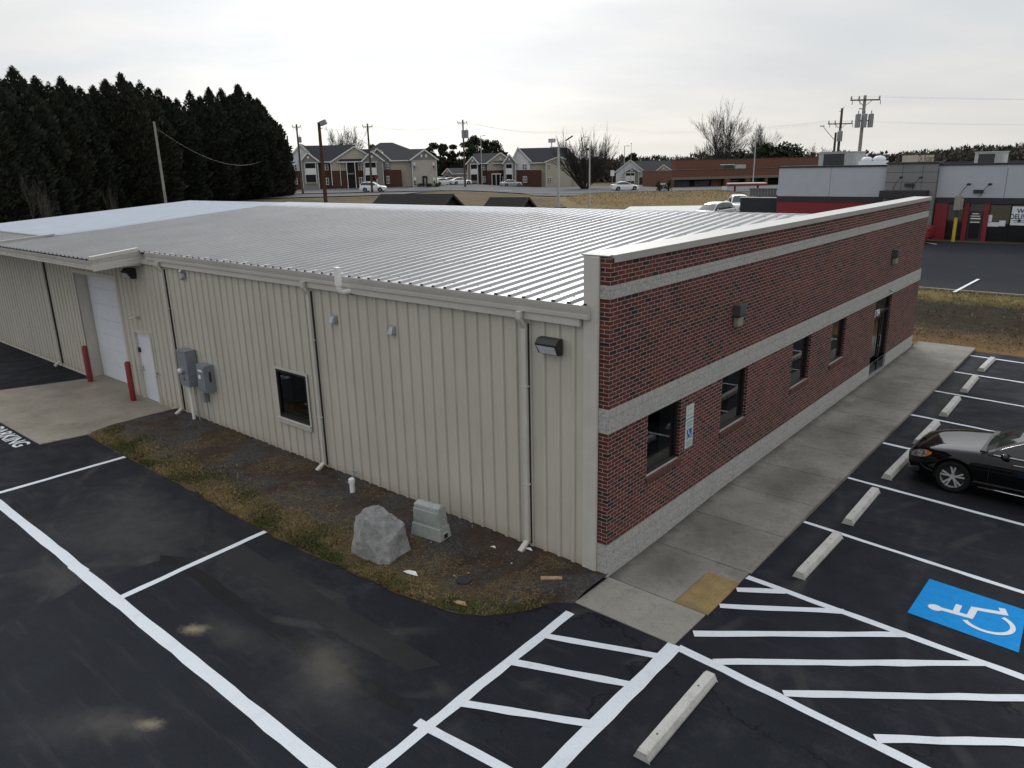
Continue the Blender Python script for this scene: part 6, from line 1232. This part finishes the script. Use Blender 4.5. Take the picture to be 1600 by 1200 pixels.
for i, (px, yt, s, rd_, lb) in enumerate(((676,222,235,3.2,'round crowned pine at the corner of the long apartment roof'),(693,224,238,3.0,'second pine from the long apartment roof'),(706,226,240,2.6,'thin pine just before the transformer pole'),(727,221,240,3.4,'ragged pine behind the transformer pole'),(741,213,232,4.2,'tallest round pine behind the grey light pole'),(757,218,232,3.6,'pine between the tallest pine and the white gable'),(772,220,236,3.8,'wide round pine above the gabled apartment roof'),(785,236,240,2.6,'small pine above the gabled apartment roof'),(661,234,240,2.4,'small pine touching the long apartment roof ridge'),(580,226,230,2.2,'small dark pine poking over the long apartment roof valley'),(987,240,215,2.6,'small pine behind the broad gabled building'))): pine(lb, px, yt, s, 100+i, rd_)
def bushy(label, px, ytop, s, r, seed, mat=EVER, name='evergreen_tree', n=1500, zb=None):
    rg = random.Random(seed); P = atr(px, ytop, s); z = H(P.x, P.y) if zb is None else zb; h = P.z-z; o = thing(name, label, 'tree' if name.endswith('tree') else 'shrub', (P.x, P.y, z)); t = MB(); t.tube([(0,0,-.3),(0,0,h*.6)], [.2,.08], 6); c = MB()
    for k in range(14): a = rg.uniform(0,6.28); q = r*rg.uniform(0,.75); f = rg.uniform(.2,.86); clump(c, (math.cos(a)*q, math.sin(a)*q, h*f), (r*.45, r*.45, h*.16), n//14, rg, max(.12, r*.11))
    t.build('trunk', BARKD, o); c.build('crown', mat, o); return o
for i, (px, yt, s, r, lb) in enumerate(((1183,222,170,4.6,'dark bushy evergreen below the lower bare tree'),(1203,213,168,5.2,'large dark evergreen behind the lamp post and brick mall'),(1222,217,170,4.6,'dark evergreen at the far side of the large dark evergreen'),(1166,236,172,3.6,'low dark evergreen at the edge of the tall bare tree'),(1238,230,172,3.6,'low dark evergreen nearest the rooftop unit'),(1310,232,120,2.6,'green leafy evergreen behind the twin utility poles'),(1297,238,122,2.0,'small green evergreen beside the twin utility poles'))): bushy(lb, px, yt, s, r, 300+i)
bushy('dark clipped shrub on one side of the white ground sign', 1031, 279, 121, .85, 401, name='shrub', n=500); bushy('dark clipped shrub on the mall side of the white ground sign', 1045, 279, 121, .8, 402, name='shrub', n=500)
for i, (px, lb) in enumerate(((657,'dark shrub beside the rear door of the long apartment building'),(672,'dark shrub between the rear door and the parked cars'),(684,'dark round shrub at the corner of the long apartment building'),(739,'dark shrub under the gabled bay behind the light pole'),(808,'dark shrub behind the silver sedan'))): bushy(lb, px, 286, 152 if px < 700 else 172, 1.1, 420+i, name='shrub', n=400)
# far wood: one continuous belt
rg = random.Random(77); B = MB()
def yt(px): return pl(px, [(440,256),(640,250),(905,250),(960,246),(985,246),(1060,245),(1100,241),(1130,240),(1250,240),(1300,240),(1400,240),(1440,236),(1480,236),(1500,231),(1560,229),(1600,225),(1760,222)])
for px in range(440, 1760, 4):
    for s, dy, q in ((300,0,1.0),(262,5,.75)):
        y = yt(px)+dy+rg.uniform(-2.5,4); P = atr(px, y, s+rg.uniform(-12,12)); z = H(P.x, P.y)-1; h = P.z-z
        if h < 2: continue
        m = 0 if rg.random() < .7 else 1; n = 46
        for k in range(n):
            f = rg.uniform(.15,1)**.8; w = 2.6*(1-.5*f**3); p = Vector((P.x+rg.gauss(0,w*.6), P.y+rg.gauss(0,w*.6), z+h*f)); d = Vector((rg.uniform(-.6,.6), rg.uniform(-.6,.6), rg.uniform(.2,1))).normalized()*rg.uniform(.7,1.5); v = d.orthogonal().normalized(); v.rotate(Matrix.Rotation(rg.uniform(0,6.28), 3, d.normalized())); v *= .18 if (m == 0 and f > .75) else .55; B.add([p-v, p+d, p+v, p-d*.6], [(0,1,2,3)], m)
for px in range(632, 800, 4):           # pine wood behind the apartments
    for s in (246, 255):
        y = 250+rg.uniform(-6,5)+(0 if px < 700 else 8); P = atr(px, y, s+rg.uniform(-4,4)); z = H(P.x, P.y); h = P.z-z
        for k in range(60): f = rg.random(); p = Vector((P.x+rg.gauss(0,1.4), P.y+rg.gauss(0,1.4), z+h*f)); d = Vector((rg.uniform(-.6,.6), rg.uniform(-.6,.6), rg.uniform(0,1))).normalized()*rg.uniform(.6,1.1); v = d.orthogonal().normalized()*.5; B.add([p-v, p+d, p+v, p-d*.6], [(0,1,2,3)], 1)
for px in range(905, 1010, 3):
    P = atr(px, 251+rg.uniform(-3,3), 232+rg.uniform(-6,6)); z = H(P.x, P.y); h = P.z-z
    for k in range(70): f = rg.random(); p = Vector((P.x+rg.gauss(0,1.6), P.y+rg.gauss(0,1.6), z+h*f)); d = Vector((rg.uniform(-.6,.6), rg.uniform(-.6,.6), rg.uniform(.1,1))).normalized()*rg.uniform(.6,1.3); v = d.orthogonal().normalized()*.32; B.add([p-v, p+d, p+v, p-d*.6], [(0,1,2,3)], 0)
tag(B.build('treeline', [FARB, FARG]), 'brown and dark green wood along the whole horizon', 'treeline', kind='stuff')
# ================================================================== poles and wires
def pole(name, label, px, ytop, s, r, mat, cat='pole', zb=None):
    P = atr(px, ytop, s); z = (H(P.x, P.y) if zb is None else zb)-.3; o = thing(name, label, cat, (P.x, P.y, z), math.atan2(R2.y, R2.x)); h = P.z-z
    b = MB(); b.tube([(0,0,0),(0,0,h)], [r*1.15, r*.8], 10); b.build('pole', mat, o, smooth=40); return o, h
ARM = {}
def arm(o, h, dz, w, off=0, ins=(-1,-.45,1), rot=0.15, r=.06):
    z = h-dz; b = MB(); c, s = math.cos(rot), math.sin(rot); L = w/2; b.beam((-L*c+off,-L*s-.12,z),(L*c+off,L*s-.12,z), .10, .12); b.beam((-L*.5*c+off,-L*.5*s-.12,z),(0,0,z-.6),.04,.04); b.beam((L*.5*c+off,L*.5*s-.12,z),(0,0,z-.6),.04,.04); b.build('crossarm', POLEW, o)
    q = MB(); pts = []
    for k in ins: x, y = k*L*.95*c+off, k*L*.95*s-.12; q.tube([(x,y,z+.05),(x,y,z+.18),(x,y,z+.24),(x,y,z+.36)], [.03,.09,.07,.05], 6); q.beam((x+.12,y,z-.06),(x+.12,y,z-.42),.05,.05); pts.append((x,y,z+.36))
    q.build('insulator', TRANS, o); M = o.matrix_basis; return [M @ Vector(p) for p in pts]
def can(o, z, x, y, r=.26, h=.9, n=1):
    for k in range(n):
        b = MB(); xx = x+(k-(n-1)/2)*.62; b.tube([(xx,y,z-h/2),(xx,y,z+h/2-.04),(xx,y,z+h/2)], [r,r,r*.8], 12); b.tube([(xx,y,z+h/2),(xx,y,z+h/2+.28)], .045, 6); b.beam((xx,y+.0,z),(0,0,z),.1,.12); b.build('transformer', TRANS, o, smooth=40)
def lampheads(o, z, specs, mat=TRANS):
    for x, y, t in specs: b = MB(); b.tube([(0,0,z-.25),(x*.55,y*.55,z-.22),(x*.8,y*.8,z)], .04, 6); M = Matrix.Translation((x,y,z+.12)) @ Matrix.Rotation(t, 4, 'Y'); b.obox(M, .62, .42, .16); b.build('lamp_head', mat, o)
WR = {}
o, h = pole('utility_pole', 'tall utility pole with crossarm, three grey transformers and two floodlights behind the restaurant', 1352, 149, 76, .17, POLEG, 'utility pole'); WR['big'] = arm(o, h, .42, 2.9, 0, rot=.05); can(o, h-2.3, 0, -.34, .25, 1.25, 3); lampheads(o, h-6.0, ((-.75,0,.5),(.75,0,-.5)), BRONZE)
b = MB(); b.box(-.5,-.06,h-6.32,.5,.0,h-6.26); b.box(-.45,-.05,h-1.25,-.15,.05,h-1.15); b.build('bracket', POLEM, o)
o, h = pole('utility_pole', 'shorter utility pole with one grey transformer behind the rooftop unit', 1316, 169, 92, .16, POLEW, 'utility pole'); WR['sec'] = arm(o, h, 1.72, 2.9, -.1, rot=.05); can(o, h-3.1, -.1, -.3, .3, 1.15, 1); b = MB(); b.beam((0,0,h-.1),(.25,0,h+.15),.06,.06); b.beam((-.3,0,h-.35),(0,0,h-.35),.06,.06); b.build('bracket', TRANS, o)
o, h = pole('street_lamp', 'short dark pole with long slanting lamp arm beside the shorter utility pole', 1306, 207, 91, .15, POLEW, 'street lamp'); b = MB(); b.tube([(0,0,h-.9),(-.9,-.2,h-.1),(-1.6,-.3,h+.62)], .035, 6); b.obox(Matrix.Translation((-1.75,-.3,h+.72)), .45,.2,.12); b.build('lamp_arm', POLEM, o)
o, h = pole('street_lamp', 'brown wooden pole with one big flood lamp in front of the long apartment building', 498, 191, 74, .17, POLEB, 'street lamp'); b = MB(); b.tube([(0,0,h-.35),(.25,0,h-.3)], .04, 6); b.obox(Matrix.Translation((.42,0,h-.05)) @ Matrix.Rotation(-.35,4,'Y'), .6,.5,.42); b.build('lamp_head', TRANS, o, bevel=.03); b = MB(); b.beam((0,0,h-.55),(.3,0,h-.52),.08,.08); b.build('bracket', GALV, o)
o, h = pole('utility_pole', 'utility pole with crossarm and small can between the evergreens and the lamp pole', 463, 194, 128, .16, POLEW, 'utility pole'); WR['p1'] = arm(o, h, .45, 1.35, 0, ins=(-1,1), rot=.4); can(o, h-2.4, .35, 0, .25, .9, 1)
o, h = pole('utility_pole', 'utility pole with crossarm and street lamp arm rising beside the white sport utility car', 574, 193, 122, .16, POLEW, 'utility pole'); WR['p2'] = arm(o, h, .5, 1.5, 0, ins=(-1,0,1), rot=.35); b = MB(); b.tube([(0,0,h-3.2),(-.9,0,h-2.6),(-1.9,0,h-2.15)], .04, 6); b.obox(Matrix.Translation((-2.0,0,h-2.1)), .5,.2,.14); b.build('lamp_arm', POLEM, o)
o, h = pole('utility_pole', 'utility pole with dark transformer cluster between the two apartment buildings', 723, 187, 150, .17, POLEW, 'utility pole'); WR['p3'] = arm(o, h, .6, 1.9, -.1, ins=(-1,0,1), rot=.4); can(o, h-2.6, .35, -.3, .36, 1.5, 2)
o, h = pole('wooden_pole', 'plain dark pole standing against the end of the evergreen row', 448.5, 212, 116, .13, POLEW); WR['p0'] = [o.matrix_basis @ Vector((0,0,h-.3))]
o, h = pole('grey_pole', 'plain weathered grey pole leaning out in front of the evergreen row', 240.5, 190, 60, .10, POLEG); WR['g'] = [o.matrix_basis @ Vector((0,0,h-.4))]
def lamp(px, yt_, s, label, side=1, name='street_lamp', mat=POLEM, r=.09, arml=.75):
    o, h = pole(name, label, px, yt_, s, r, mat, 'street lamp'); b = MB(); b.beam((0,0,h-.05),(side*arml,0,h-.0),.07,.07); b.obox(Matrix.Translation((side*arml,0,h-.02)), .5,.28,.12); b.build('lamp_head', TRANS, o); return o, h
lamp(751, 212, 168, 'thin grey light pole in front of the gabled apartment bay', 1); lamp(909.5, 214, 152, 'dark thin light pole within the fan shaped bare tree', 1, mat=POLEW); lamp(976, 228, 160, 'thin lamp post beside the flagpole', 1); lamp(1182, 203, 118, 'tall lamp post in front of the brick mall', 1, arml=.6)
o, h = pole('floodlight_pole', 'pale grey pole carrying two floodlights on a bar behind the metal roof', 872.5, 229, 70, .13, POLEM, 'floodlight'); b = MB(); b.beam((-.75,0,h-.05),(.75,0,h-.05),.09,.09); b.build('bar', POLEM, o); b = MB(); b.tube([(-.6,0,h),(-.6,0,h+.35)],.05,6); b.obox(Matrix.Translation((-.58,-.05,h+.52)), .62,.5,.34); b.build('lamp_head', GALV, o, bevel=.02); b = MB(); b.tube([(.68,0,h),(.68,0,h+.4)],.05,6); b.obox(Matrix.Translation((.95,0,h+.68)) @ Matrix.Rotation(-.55,4,'Y'), .75,.4,.12); b.build('lamp_head', BRONZE, o, bevel=.01)
o, h = pole('floodlight_pole', 'thin pale pole with two small lamps in front of the fan shaped bare tree', 921.5, 234, 74, .08, POLEM, 'floodlight'); b = MB(); b.tube([(-.25,0,h),(-.25,0,h-.02)],.03,6); b.obox(Matrix.Translation((-.2,0,h+.05)), .3,.3,.22); b.build('lamp_head', BRONZE, o); b = MB(); b.obox(Matrix.Translation((.36,0,h+.06)) @ Matrix.Rotation(-.6,4,'Y'), .5,.26,.09); b.beam((0,0,h),(.3,0,h),.04,.04); b.build('lamp_head', BRONZE, o); b = MB(); b.beam((0,0,h-.95),(1.0,0,h-.95),.03,.03); b.obox(Matrix.Translation((1.05,0,h-.8)), .28,.2,.18); b.build('side_arm', BRONZE, o)
o, h = pole('flagpole', 'thin bare flagpole before the broad gabled building', 986.5, 224, 160, .05, POLEM, 'flagpole'); b = MB(); b.ball((0,0,h),.12); b.build('finial', POLEM, o)
for px, py, s, lb, m in ((957,266,140,'small white road sign on a post beside the fan shaped tree', WTRIM),(588,273,126,'small red road sign seen over the white sport utility car', REDP),(1132,291,120,'small white sign on a post before the brick mall', WTRIM)):
    P = atr(px, py, s); z = H(P.x, P.y); o = thing('road_sign', lb, 'sign', (P.x, P.y, z), math.atan2(R2.y, R2.x)); b = MB(); b.tube([(0,0,-.2),(0,0,P.z-z)], .04, 6); b.build('post', POLEM, o); b = MB()
    if m is REDP: b.tube([(0,-.05,P.z-z-.35),(0,-.08,P.z-z-.35)], .33, 8)
    else: b.box(-.35,-.08,P.z-z-1.0,.35,-.05,P.z-z)
    b.build('plate', m, o)
def wire(a, b_, sag, label, group, r=.014, n=20):
    r *= .55
    a, b_ = Vector(a), Vector(b_); m = MB(); m.tube([a.lerp(b_, i/n)-Vector((0,0,4*sag*(i/n)*(1-i/n))) for i in range(n+1)], r, 3, cap=False); tag(m.build('power_line', WIRE), label, 'power line', group)
def span(A, B_, sag, label, r=.014):
    g = label if len(A) > 1 else None
    for a, b_ in zip(A, B_): wire(a, b_, sag, label, g, r)
span(WR['p1'], WR['p2'], .8, 'power wires strung between the evergreen end pole and the street lamp pole'); span(WR['p2'], WR['p3'], 1.2, 'power wires strung between the street lamp pole and the transformer cluster pole')
wire(WR['g'][0], WR['p0'][0], 3.3, 'single sagging wire from the grey pole to the dark pole across the evergreens', None, .022)
far1 = [p+R2*70+F2*18+Vector((0,0,1.5)) for p in WR['big']]; span(WR['big'], far1, .9, 'power wires leaving the tall utility pole across the restaurant roof', .0055)
far2 = [atr(940, 196+k*3, 175) for k in range(3)]; span(WR['sec'], far2, 1.2, 'power wires running from the shorter utility pole toward the fan shaped tree', .013)
far3 = [p+R2*80+F2*10 for p in WR['sec']]; span(WR['sec'], far3, 1.0, 'power wires leaving the shorter utility pole across the far restaurant roof', .006)
span(WR['p3'], far2, 1.6, 'power wires running from the transformer cluster pole toward the fan shaped tree', .016)
# ================================================================== sky, sun, camera
SUN_EL, SUN_AZ = R(31), math.atan2(.78, -.62)
sd_ = Vector((math.cos(SUN_AZ)*math.cos(SUN_EL), math.sin(SUN_AZ)*math.cos(SUN_EL), math.sin(SUN_EL)))
W = bpy.data.worlds.new('World'); S.world = W; W.use_nodes = True; nt = W.node_tree; nd = nt.nodes; nd.clear()
class WN(NT):
    def __init__(s): s.t = nt; s.n = nd; s.tc = nd.new('ShaderNodeTexCoord'); s.P = s.tc.outputs['Generated']
w = WN(); x, y, z = w.sep(w.P)
sky = nd.new('ShaderNodeTexSky'); sky.sky_type = 'NISHITA'; sky.sun_disc = False; sky.sun_elevation = SUN_EL; sky.sun_rotation = PI/2-SUN_AZ; sky.air_density = 1.2; sky.dust_density = 3
zz = w.math('MAXIMUM', z, 0.0); inv = w.math('DIVIDE', 1, w.math('ADD', zz, .16)); cv = w.comb(w.math('MULTIPLY', x, inv), w.math('MULTIPLY', y, inv), 0)
# cloud sheets stretched across the view
ca = w.vmath('DOT_PRODUCT', cv, (F2.x, F2.y, 0)); cb = w.vmath('DOT_PRODUCT', cv, (R2.x, R2.y, 0)); cv2 = w.comb(w.math('MULTIPLY', ca, .9), w.math('MULTIPLY', cb, .62), 0)
n1 = w.noise(.75, 5, .55, cv2, .35); n2 = w.noise(2.2, 4, .5, cv2, .2)
cl = w.math('ADD', w.math('MULTIPLY', n1, .75), w.math('MULTIPLY', n2, .25))
sdn = Vector(CAM*0+ray(590, 20)).normalized(); sdot = w.math('MAXIMUM', w.vmath('DOT_PRODUCT', w.P, tuple(sdn)), 0)
sdot2 = w.math('MAXIMUM', w.vmath('DOT_PRODUCT', w.P, tuple(sd_)), 0)
glow = w.math('ADD', w.math('MULTIPLY', w.math('POWER', sdot, 18), .33), w.math('MULTIPLY', w.math('MULTIPLY', w.math('POWER', sdot2, 5), 1.7), w.smap(z, .18, .45)))
front = w.math('MULTIPLY', w.smap(w.vmath('DOT_PRODUCT', w.P, (F2.x, F2.y, 0)), -.8, .7, .63, .715), w.math('ADD', 1, w.smap(z, .2, .75, 0, .12)))
lum = w.math('ADD', w.math('MULTIPLY', front, w.map(cl, .36, .64, .94, 1.08)), w.math('MULTIPLY', glow, w.map(cl, .35, .65, .75, 1.2)))
lum = w.math('ADD', lum, w.smap(z, .10, -.01, 0, .02))
tint = w.mix(w.smap(cl, .42, .6), (.945,.985,1.03), (1.0,1.0,.985)); tint = w.mix(w.smap(z, .12, .0), tint, (1.02,1.0,.965))
lum = w.math('MULTIPLY', w.math('MULTIPLY', lum, w.smap(z, .17, .3, .875, 1)), w.smap(z, -.25, -.02, .3, 1))
colr = w.vmath('MULTIPLY', tint, w.comb(lum, lum, lum))
b1 = nd.new('ShaderNodeBackground'); w.lk(colr, b1.inputs[0]); b1.inputs[1].default_value = 1.0
b2 = nd.new('ShaderNodeBackground'); w.lk(sky.outputs[0], b2.inputs[0]); b2.inputs[1].default_value = .004
ad = nd.new('ShaderNodeAddShader'); w.lk(b1.outputs[0], ad.inputs[0]); w.lk(b2.outputs[0], ad.inputs[1]); ow = nd.new('ShaderNodeOutputWorld'); w.lk(ad.outputs[0], ow.inputs[0])
sl_ = bpy.data.lights.new('sun', 'SUN'); sl_.energy = .9; sl_.angle = R(12); sl_.color = (1, .96, .9); so = bpy.data.objects.new('sun', sl_); COL.objects.link(so); so.rotation_euler = (-sd_).to_track_quat('-Z', 'Y').to_euler()
cd = bpy.data.cameras.new('camera'); co = bpy.data.objects.new('camera', cd); COL.objects.link(co); S.camera = co
cd.sensor_fit = 'HORIZONTAL'; cd.sensor_width = 36; cd.lens = 36*CF/1600; cd.clip_end = 3000; cd.clip_start = .1
M = Matrix((RT, UP, -FW)).transposed().to_4x4(); M.translation = CAM; co.matrix_world = M
S.view_settings.view_transform = 'Standard'; S.view_settings.look = 'None'; S.view_settings.exposure = .15; S.view_settings.gamma = 1; S.view_settings.use_curve_mapping = False
S.cycles.max_bounces = 6; S.cycles.use_denoising = True
S.render.film_transparent = False
